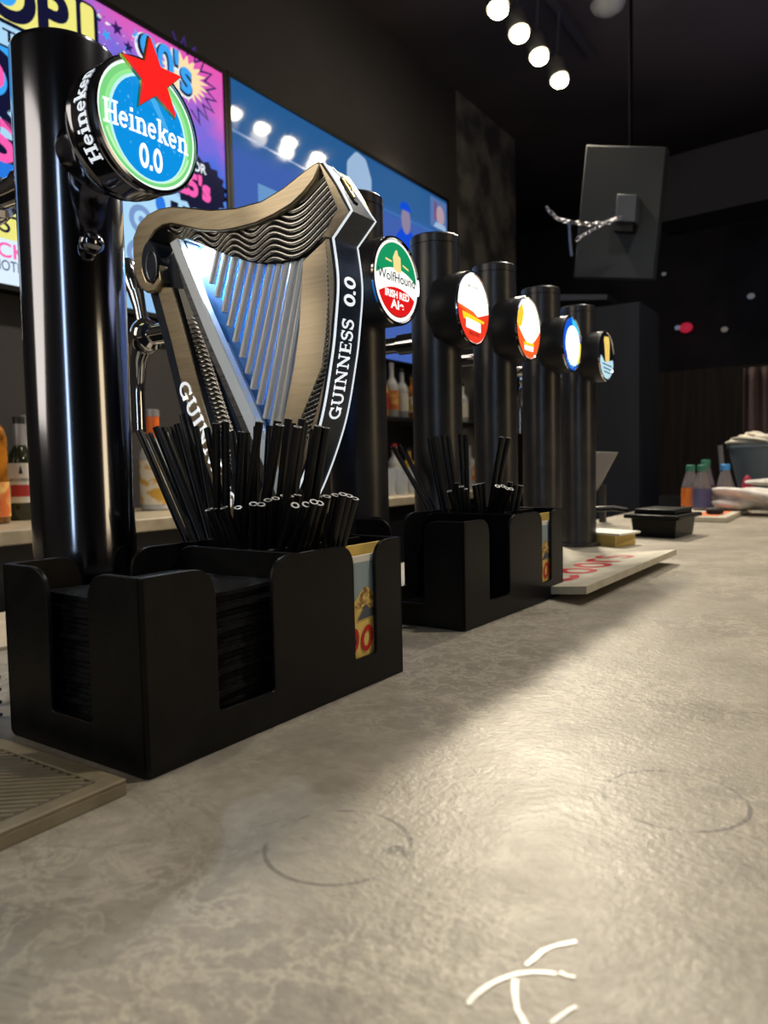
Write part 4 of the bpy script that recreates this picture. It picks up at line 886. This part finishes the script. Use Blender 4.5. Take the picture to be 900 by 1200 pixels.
def put_all(lst, size, c, where, first):
    left = min(range(len(lst)), key=lambda k: lst[k][2]*.83+lst[k][3]*.556) if first else -1
    for i, q in enumerate(lst):
        l = '%s black straw leaning farthest left out of the %s caddy' % (size, c) if i == left else '%s black straw, %s, %s of the %s caddy' % (size, way(q), where, c)
        put_straw(q, '', l, '%s straws in the %s caddy' % (size, c))
put_all(TALL1, 'long', 'nearest', 'rising high out', True); put_all(SHORT1, 'short', 'nearest', 'low above the rim', False)
put_all(TALL2, 'long', 'farther', 'rising high out', True); put_all(SHORT2, 'short', 'farther', 'low above the rim', False)
# beer mats in the front compartment
def beer_mat(c, u, v, tall, label, front=True, lean=0):
    t = empty('beer_mat', cpt(c, u, v, .0065)); t.rotation_euler = (0, lean, c.rotation_euler.z); tag(t, label, 'beer mat', 'beer mats in the caddies')
    w, h, th = .043, tall, .0015
    MB().use(M['card_w'] if front else M['card_y']).box(-th, 0, -w, w, 0, h).build('card', t, bevel=.0004)
    if front:
        p = MB().use(M['card_y']); e = .0002
        p.add([(e, -w, 0), (e, w, 0), (e, w, h*.94), (e, -w, h*.94)], [(0, 1, 2, 3)])
        p.use(M['card_b']); p.add([(2*e, -w, h*.60), (2*e, w, h*.60), (2*e, w, h*.945), (2*e, -w, h*.945)], [(0, 1, 2, 3)])
        y0 = .007
        def pk(poly, x): p.add([(x, a, b) for a, b in poly], [tuple(range(len(poly)))])
        p.use(M['card_y']); pk([(-w, h*.60), (w, h*.60), (w, h*.62), (y0+.016, h*.62), (y0+.003, h*.72), (y0-.004, h*.725), (y0-.016, h*.61), (-w, h*.61)], 3*e)
        p.use(M['card_o']); pk([(y0-.013, h*.58), (y0+.013, h*.58), (y0+.006, h*.70), (y0+.002, h*.74), (y0-.003, h*.73), (y0-.009, h*.66)], 4*e)
        p.use(M['card_g']); pk([(y0-.012, h*.475), (y0+.0135, h*.49), (y0+.008, h*.56), (y0+.005, h*.545), (y0-.001, h*.60), (y0-.005, h*.55)], 5*e)
        p.use(M['card_r']); serif_text(p, 'Coors', .026, lambda q, r_: (5*e, q-.0425, .020+r_), .2, .90)
        p.build('printed_face', t, smooth=1)
    return t
beer_mat(C1, .1965, .0050, .0915, 'yellow printed beer mat standing in the front slot of the nearest caddy')
beer_mat(C1, .1965, .0085, .0985, 'plain yellow beer mat behind the printed one in the nearest caddy', False, -.06)
beer_mat(C2, .1965, .0050, .0880, 'yellow printed beer mat standing in the front slot of the farther caddy')
beer_mat(C2, .1945, .0085, .0965, 'plain yellow beer mat behind the printed one in the farther caddy', False, -.06)

# ------------------------------------------------------------------ bar mats
# ribbed tan mat at the lower left
t = empty('ribbed_bar_mat', (-.45, .15, 0)); tag(t, 'tan ribbed rubber bar mat in the lower left corner beside the nearest caddy', 'bar mat')
X0, X1, Y0, Y1, HT = -.62, -.316, .02, .2325, .0085
MB().use(M['mat_t']).box(X0, X1, Y0, Y1, 0, HT-.002).box(X1-.010, X1, Y0, Y1, HT-.002, HT).box(X0, X1-.010, Y1-.010, Y1, HT-.002, HT).build('mat_base', t, world=True, bevel=.0006)
rb = MB().use(M['mat_t'])
dx, dy = math.cos(YAW+.10), math.sin(YAW+.10); nx, ny = -dy, dx; step = .0045
bx1, by1 = X1-.0115, Y1-.0115
k = -80
while k < 140:
    # line through origin (bx1,by1) offset k*step along n; clip to rectangle
    ox, oy = bx1+nx*k*step, by1+ny*k*step
    ts = []
    tmin, tmax = -1, 1
    for o_, d_, lo_, hi_ in ((ox, dx, X0+.002, bx1), (oy, dy, Y0+.002, by1)):
        a_, b_ = (lo_-o_)/d_, (hi_-o_)/d_; tmin = max(tmin, min(a_, b_)); tmax = min(tmax, max(a_, b_))
    if tmax-tmin > .004:
        p0 = (ox+dx*tmin, oy+dy*tmin); p1 = (ox+dx*tmax, oy+dy*tmax); w_ = step*.30
        vs = []
        for (px, py) in (p0, p1):
            vs += [(px-nx*w_, py-ny*w_, HT-.002), (px-nx*w_*.6, py-ny*w_*.6, HT), (px+nx*w_*.6, py+ny*w_*.6, HT), (px+nx*w_, py+ny*w_, HT-.002)]
        rb.add(vs, [(0, 1, 5, 4), (1, 2, 6, 5), (2, 3, 7, 6), (0, 3, 2, 1), (4, 5, 6, 7)])
    k += 1
rb.build('ribs', t, world=True)
# cream printed mat beyond the second caddy, its edges curled up
t = empty('printed_bar_mat', (-.37, 1.08, 0)); tag(t, 'cream rubber bar mat with red script lettering and curled edges, beyond the farther caddy', 'bar mat')
A4 = (-.281, .831); B4 = (-.274, 1.245); C4 = (-.475, 1.245); D4 = (-.455, .90)
def matp(u, v, top):
    x = (A4[0]*(1-u)+B4[0]*u)*(1-v)+(D4[0]*(1-u)+C4[0]*u)*v; y = (A4[1]*(1-u)+B4[1]*u)*(1-v)+(D4[1]*(1-u)+C4[1]*u)*v
    z = .0125*max(0, 1-v/.75)**1.6 + .014*max(0, (v-.72)/.28)**2*max(0, (u-.55)/.45)
    return (x, y, z+(.0095 if top else .0003))
m = MB().use(M['mat_w']); nu, nv = 30, 24; m.grid(lambda u, v: matp(u, v, 0), nu, nv); n0 = len(m.v); m.grid(lambda u, v: matp(u, v, 1), nu, nv); w = nv+1
edge = [i*w for i in range(nu+1)]+[nu*w+j for j in range(1, w)]+[i*w+nv for i in range(nu-1, -1, -1)]+[j for j in range(nv-1, 0, -1)]
for k in range(len(edge)): a, b = edge[k], edge[(k+1) % len(edge)]; m.f.append((a, b, b+n0, a+n0)); m.mi.append(0)
m.build('mat_sheet', t, world=True, smooth=50)
lm = MB().use(M['card_r'])
def onmat(u, v, e=.0004):
    q = matp(min(max(u, 0), 1), min(max(v, 0), 1), 1); return (q[0], q[1], q[2]+e)
wtx = text_w('Coors', .10)
serif_text(lm, 'Coors', .10, lambda u, v: onmat(.06+u/wtx*.80, .24+v/.10*.46), .25, 1.0, 3)
lm.use(mat('blue_print', (.10, .22, .45), .5)); lm.grid(lambda u, v: onmat(.10+.22*u, .66+.06*v, .0003), 4, 2)
lm.build('lettering', t, world=True, smooth=1)

# folded cards by the last tower
t = empty('coaster_pack', (-.46, 1.53, 0)); tag(t, 'small pack of coasters with a white top and yellow sides beside the farthest tap', 'coasters')
MB().use(mat('yellow_side', (.60, .42, .12), .6)).prism([(-.505, 1.46), (-.425, 1.425), (-.405, 1.49), (-.49, 1.53)], 'Z', .0002, .022).build('pack_body', t, world=True, bevel=.001)
MB().use(M['card_w']).prism([(-.508, 1.458), (-.416, 1.424), (-.398, 1.50), (-.49, 1.535)], 'Z', .0222, .0262).build('top_card', t, world=True, bevel=.0006)
# black tray / box with a wide rim
t = empty('black_bar_tray', (-.41, 1.70, 0)); tag(t, 'black plastic box with a wide rim and handle standing beyond the farthest tap', 'tray')
b0 = [(-.455, 1.655), (-.362, 1.630), (-.350, 1.745), (-.440, 1.770)]
def ext(P, k): cx = sum(a for a, b in P)/4; cy = sum(b for a, b in P)/4; return [(cx+(a-cx)*k, cy+(b-cy)*k) for a, b in P]
b1, b2 = ext(b0, 1.08), ext(b0, 1.32)
m = MB().use(M['plastic']); m.add([(a, b, .0003) for a, b in b0]+[(a, b, .040) for a, b in b1], [(3, 2, 1, 0), (4, 5, 6, 7)]+[(i, (i+1) % 4, (i+1) % 4+4, i+4) for i in range(4)]); m.build('tray_body', t, world=True, bevel=.002)
MB().use(M['plastic']).prism(b2, 'Z', .0402, .049).build('rim', t, world=True, bevel=.002)
MB().use(M['plastic']).prism(ext(b1, .9), 'Z', .0492, .060).build('lid', t, world=True, bevel=.002)
MB().use(M['plastic']).tube([(-.475, 1.68, .055), (-.500, 1.665, .060), (-.540, 1.65, .058)], .006, 10).build('handle', t, world=True)
# far end of the counter
fm = MB().use(M['card_w']); t = empty('coaster_tray', (-.40, 2.3, 0)); tag(t, 'flat white mat with orange print at the far end of the bar, under the bottles', 'bar mat')
MB().use(M['mat_w']).prism([(-.52, 2.11), (-.338, 2.085), (-.345, 2.54), (-.53, 2.56)], 'Z', .0002, .014).build('mat_sheet', t, world=True, bevel=.002)
MB().use(mat('orange_print', (.75, .18, .07), .5)).prism([(-.43, 2.14), (-.365, 2.13), (-.362, 2.34), (-.425, 2.35)], 'Z', .0140, .0146).build('printed_patch', t, world=True)
def bottle(x, y, z, h, r, glass, label_m, cap_m, label, group=None, neck=.34, shoulder=.60, lab=(.12, .48), name='bottle', foil=None, conic=False):
    t = empty(name, (x, y, z)); tag(t, label, 'bottle', group)
    MB().use(glass).lathe([(r*.9, 0), (r, .006), (r, h*shoulder), (r*.93, h*(shoulder+.05)), (r*neck, h*.86), (r*neck, h*.88)] if conic else [(r*.9, 0), (r, .006), (r, h*shoulder), (r*.85, h*(shoulder+.06)), (r*neck, h*(shoulder+.17)), (r*neck, h*.93)], n=20).build('body', t)
    if foil: MB().use(foil).lathe([(r*neck*1.08, h*.72), (r*neck*1.08, h*.935)], n=16, cap=False).build('neck_foil', t)
    MB().use(cap_m).lathe([(r*neck*1.12, h*.86), (r*neck*1.12, h*.98), (r*neck*.95, h)] if conic else [(r*neck*1.15, h*.93), (r*neck*1.15, h*.995), (r*neck*.9, h)], n=16).build('cap', t)
    if label_m: MB().use(label_m).lathe([(r*1.02, h*lab[0]), (r*1.02, h*lab[1])], n=20, cap=False).build('paper_label', t)
    return t
clearp = mat('clear_plastic', (.20, .17, .18), .25, 0, spec=.6); clearp.node_tree.nodes['Principled BSDF'].inputs['Alpha'].default_value = .75
capg = mat('green_cap', (.03, .16, .10), .4); capb = mat('blue_cap', (.05, .25, .60), .4)
sq = [(-.497, 2.44, mat('orange_label', (.65, .16, .02), .5), capg, 'squeeze bottle with an orange label and green cap at the far end of the bar'),
      (-.452, 2.38, mat('purple_label', (.07, .07, .17), .5), capg, 'squeeze bottle with a purple-blue label and green cap at the far end'),
      (-.468, 2.52, mat('plum_label', (.12, .06, .10), .5), capg, 'squeeze bottle with a green cap, rear one of the far cluster'),
      (-.408, 2.50, mat('pale_label', (.5, .45, .42), .5), capb, 'clear squeeze bottle with a blue cap at the far end of the bar')]
for x, y, lm_, cp, l in sq: bottle(x, y, .0142, .135 if 'rear' not in l else .15, .026, clearp, lm_, cp, l, 'squeeze bottles at the far end of the bar', .48, .50, (.06, .48), 'squeeze_bottle', None, True)
tag(MB().use(mat('red_plastic', (.35, .02, .05), .4)).lathe([(.020, 0), (.022, .06), (.012, .10), (.004, .11)], (-.368, 2.66, .001), n=20).build('red_sauce_bottle'), 'dark red sauce bottle half hidden in front of the grey bucket', 'bottle')
tag(MB().use(mat('grey_tool', (.12, .12, .14), .4)).tube([(-.430, 2.64, .012), (-.447, 2.64, .21)], [.008, .008], 10).build('muddler'), 'thin grey rod standing among the squeeze bottles', 'rod')
tag(MB().use(M['chrome']).lathe([(.018, 0), (.020, .012), (.016, .016), (.016, .030), (.018, .034), (.012, .05)], (-.470, 1.93, .0), n=24).build('metal_jigger'), 'small grey metal jigger standing behind the black box', 'jigger')
tag(MB().use(M['black']).lathe([(.016, 0), (.022, .003), (.022, .014), (.016, .017)], (-.385, 2.20, .0147), n=24).build('black_puck'), 'small round black object on the far white mat', 'lid')
# bucket with crumpled cloths
t = empty('grey_bucket', (-.28, 2.85, 0)); t.location = (-.305, 2.90, 0); 
MB().use(mat('grey_blue_plastic', (.12, .15, .18), .5)).lathe([(.105, -.02), (.150, .180), (.154, .181), (.154, .190), (.148, .190), (.104, -.01)], n=48).build('bucket_wall', t)
t.location = (-.315, 2.92, .022); tag(t, 'grey-blue round bucket heaped with white cloths at the far right', 'bucket')
tag(mb(M['satin2']).box(-.46, .2, 2.74, 3.2, -.06, .001).build('bucket_stand'), 'dark stand behind the far end of the bar carrying the grey bucket', 'stand')
clothm = noise_mat(mat('white_cloth', (.62, .57, .48), .9), 30, (.55, .50, .40), (.72, .68, .58), .3, bscale=200)
clothm2 = noise_mat(mat('white_towel', (.6, .57, .54), .9), 30, (.52, .49, .47), (.74, .71, .66), .3, bscale=200)
def blob(cx, cy, cz, rx, ry, rz, seed, mt, name, amp=.18, sub=24):
    r2 = random.Random(seed); K_ = [(r2.uniform(2, 7), r2.uniform(2, 7), r2.uniform(0, 6), r2.uniform(.3, 1)) for _ in range(6)]
    m = MB().use(mt); m.ball((0, 0, 0), 1.0, 40, 24)
    out = []
    for (x, y, z) in m.v:
        d_ = 1+amp*sum(w_*math.sin(a*x+b*y+c+a*z) for a, b, c, w_ in K_)/3; out.append((cx+x*rx*d_, cy+y*ry*d_, max(cz+z*rz*d_, cz-rz*.85)))
    m.v = out; return m.build(name, smooth=180)
for i, (cx, cy, cz, rx, ry, rz, l) in enumerate(((-.375, 2.88, .226, .085, .06, .020, 'crumpled white cloth at the left of the heap in the grey bucket'), (-.270, 2.90, .226, .07, .07, .028, 'crumpled white cloth at the right of the heap in the grey bucket'),
        (-.385, 2.90, .238, .040, .05, .020, 'small rounded white cloth on top of the heap in the grey bucket'))):
    tag(blob(cx, cy, cz, rx, ry, rz, 20+i, clothm, 'crumpled_cloth', .22), l, 'cloth', 'white cloths heaped in the grey bucket')
tag(blob(-.33, 2.42, .045, .115, .09, .036, 31, clothm2, 'bar_towel', .30), 'crumpled white bar towel lying in front of the grey bucket', 'towel')
tag(blob(-.27, 2.60, .090, .10, .03, .012, 33, clothm2, 'rolled_towel', .12), 'narrow rolled white towel above the crumpled one at the right edge', 'towel')
# grey tablet stand by the pier
gp = [(-0.6681,0.1927), (-0.5921,0.1883), (-0.6451,0.0908), (-0.6686,0.0699)]
t = tag(MB().use(mat('grey_board', (.22, .20, .18), .5)).prism(gp, 'Y', 2.0, 2.012).build('menu_board', bevel=.001), 'small grey slanted board behind the farthest tap', 'board')
MB().use(M['satin2']).box(-.645, -.63, 2.013, 2.03, -.0, .10).build('board_post', t)

# ------------------------------------------------------------------ bottles on the back bar
gl_dark = mat('dark_green_glass', (.02, .025, .01), .08, 0, spec=.8); gl_amber = noise_mat(mat('amber_glass', (.30, .10, .01), .08, 0, spec=.7), 14, (.04, .015, .004), (.42, .15, .015), lo=.38, hi=.6); gl_clear = mat('pale_glass', (.45, .46, .48), .12, 0, spec=.8)
gl_or = mat('orange_liquor', (.80, .16, .03), .15); gl_gold = mat('golden_liquor', (.62, .36, .06), .12)
lbw = mat('white_label', (.72, .70, .64), .6); lbr = mat('red_label', (.45, .04, .03), .6); lbb = mat('blue_label', (.06, .08, .26), .6); lby = noise_mat(mat('yellow_label', (.75, .45, .06), .6), 28, (.62, .36, .05), (.75, .70, .58), lo=.44, hi=.54); lbo = noise_mat(mat('orange_label_2', (.78, .25, .05), .6), 30, (.55, .12, .02), (.70, .42, .12), lo=.42, hi=.58)
foilw = mat('grey_foil', (.35, .35, .38), .4, .5); capr = mat('red_cap', (.4, .02, .03), .4); capk = mat('black_cap', (.02, .02, .02), .4)
BG = 'bottles on the back bar'
w = bottle(-2.0, 1.172, .0355, .287, .038, gl_dark, lbw, capk, 'dark green wine bottle with a white and red label left of the chrome tower', BG, .36, .56, (.17, .55), 'wine_bottle', foilw)
lab = MB().use(lbr)
for a0_, a1_, zz0, zz1 in ((-75, 15, .066, .098),):
    P = [(.0393*math.cos(R(a)), .0393*math.sin(R(a))) for a in range(a0_, a1_+1, 6)]; lab.add([(x, y, z) for x, y in P for z in (zz0, zz1)], [(2*i, 2*i+2, 2*i+3, 2*i+1) for i in range(len(P)-1)])
lab.build('red_band', w)
lab = MB().use(capk); P0 = R(-32)
plain_text(lab, 'SAN LORENZO', .009, lambda u, v: (.0394*math.cos(P0+u/.0393), .0394*math.sin(P0+u/.0393), .108+v), .0, .9, 'C')
lab.add([(.0395*math.cos(P0+a/.0393), .0395*math.sin(P0+a/.0393), .128+b) for a, b in ((-.005, 0), (.005, 0), (.003, .012), (.001, .022), (-.001, .022), (-.003, .012))], [(0, 1, 2, 3, 4, 5)])
lab.build('label_print', w, smooth=1)
bottle(-1.93, 1.045, .0355, .36, .045, gl_amber, lbo, capk, 'amber bottle with an orange label at the left edge of the photo', BG, .3, .62, (.05, .30))
bottle(-2.10, 1.250, .0355, .30, .036, gl_clear, lbb, foilw, 'bottle with a blue and rust label squeezed between wine bottle and chrome tower', BG, .34, .6, (.30, .58))
bottle(-2.09, 1.105, .0355, .30, .034, gl_dark, None, capk, 'plain dark bottle standing behind the wine bottle', BG)
bottle(-2.00, 1.630, .0355, .33, .046, gl_clear, lby, foilw, 'pale bottle with an orange neck and yellow fruit label seen left of the harp', BG, .42, .55, (.06, .50), 'liqueur_bottle', gl_or)
bottle(-2.06, 1.73, .0355, .28, .035, gl_clear, lbw, capk, 'clear bottle with a white label behind the harp', BG)
specs = [(gl_clear, lbw, capr), (gl_clear, lbb, capr), (gl_dark, lbw, capk), (gl_gold, lbr, capk), (gl_clear, lbo, foilw), (gl_clear, lbw, capk), (gl_amber, lby, capk)]
names = [('clear bottle with a white label and red cap', 'clear bottle with a blue label and red cap', 'dark bottle with a white label', 'golden bottle with a red label', 'clear bottle with an orange label and grey cap', 'clear bottle with a white label and black cap', 'amber bottle with a yellow label')]
rn = random.Random(6)
places = ['seen between the second and third towers', 'half hidden by the third tower', 'near the right end of the shelf']
for i in range(13):
    y = 2.80+i*.095; g, l_, c_ = specs[i % 7]
    where = ['hidden left of', 'behind', 'right of'][i % 3]
    bottle(-2.07, y, .4055, .235+.02*((i*5) % 3), .034, g, l_, c_, names[0][i % 7]+' on the upper shelf, '+('left half' if i < 7 else 'right half'), 'bottles on the upper shelf', .36, .58, (.15, .50))
for i in range(9):
    y = 2.86+i*.135; g, l_, c_ = specs[(i*3+1) % 7]
    bottle(-2.03, y, .0355, .22+.02*((i*5) % 3), .038, g, l_, c_, names[0][(i*3+1) % 7]+' on the lower back bar, '+('left half' if i < 5 else 'right half'), 'bottles on the lower back bar at right', .36, .58, (.15, .50))
# tumblers
glassm = mat('drinking_glass', (.55, .60, .66), .06, 0, spec=.8); glassm.node_tree.nodes['Principled BSDF'].inputs['Alpha'].default_value = .45
gp_ = None
for i in range(9):
    y = 2.62+i*.105
    if gp_ is None: gp_ = MB().use(glassm).lathe([(.026, 0), (.033, .12), (.031, .12), (.024, .008), (.001, .008)], n=24, cap=False).build('tumbler'); o = gp_
    else: o = gp_.copy(); COL.objects.link(o)
    o.location = (-1.80, y, .0355); tag(o, 'clear straight tumbler standing in the row on the lower back bar', 'glass', 'tumblers on the lower back bar')
# stacked cards on the ledge at left and wire rack
for i, (x, y, rz, l) in enumerate(((-1.42, 1.02, .2, 'cream folded card at the bottom of the pile on the low ledge'), (-1.41, 1.03, .35, 'cream folded card in the middle of the pile on the low ledge'), (-1.42, 1.015, .1, 'cream folded card on top of the pile on the low ledge'))):
    o = MB().use(M['card_w']).box(-.07, .07, -.06, .06, 0, .006).build('folded_card', bevel=.001); o.location = (x, y, -.1298+i*.0065); o.rotation_euler = (0, 0, rz); tag(o, l, 'card', 'cards on the low ledge')
wr = empty('wire_rack', (-.6, .28, 0)); tag(wr, 'small steel wire rack on the counter at the left edge behind the caddy', 'rack')
for i in range(6):
    MB().use(M['steel']).tube([(-.66, .245+.0*i, .004+i*.0085), (-.485, .262, .004+i*.0085)], .0013, 8).build('wire', wr, world=True)
for x_ in (-.65, -.50): MB().use(M['steel']).tube([(x_, .247+(x_+.66)*.1, .0), (x_, .247+(x_+.66)*.1, .05)], .0018, 8).build('upright', wr, world=True)
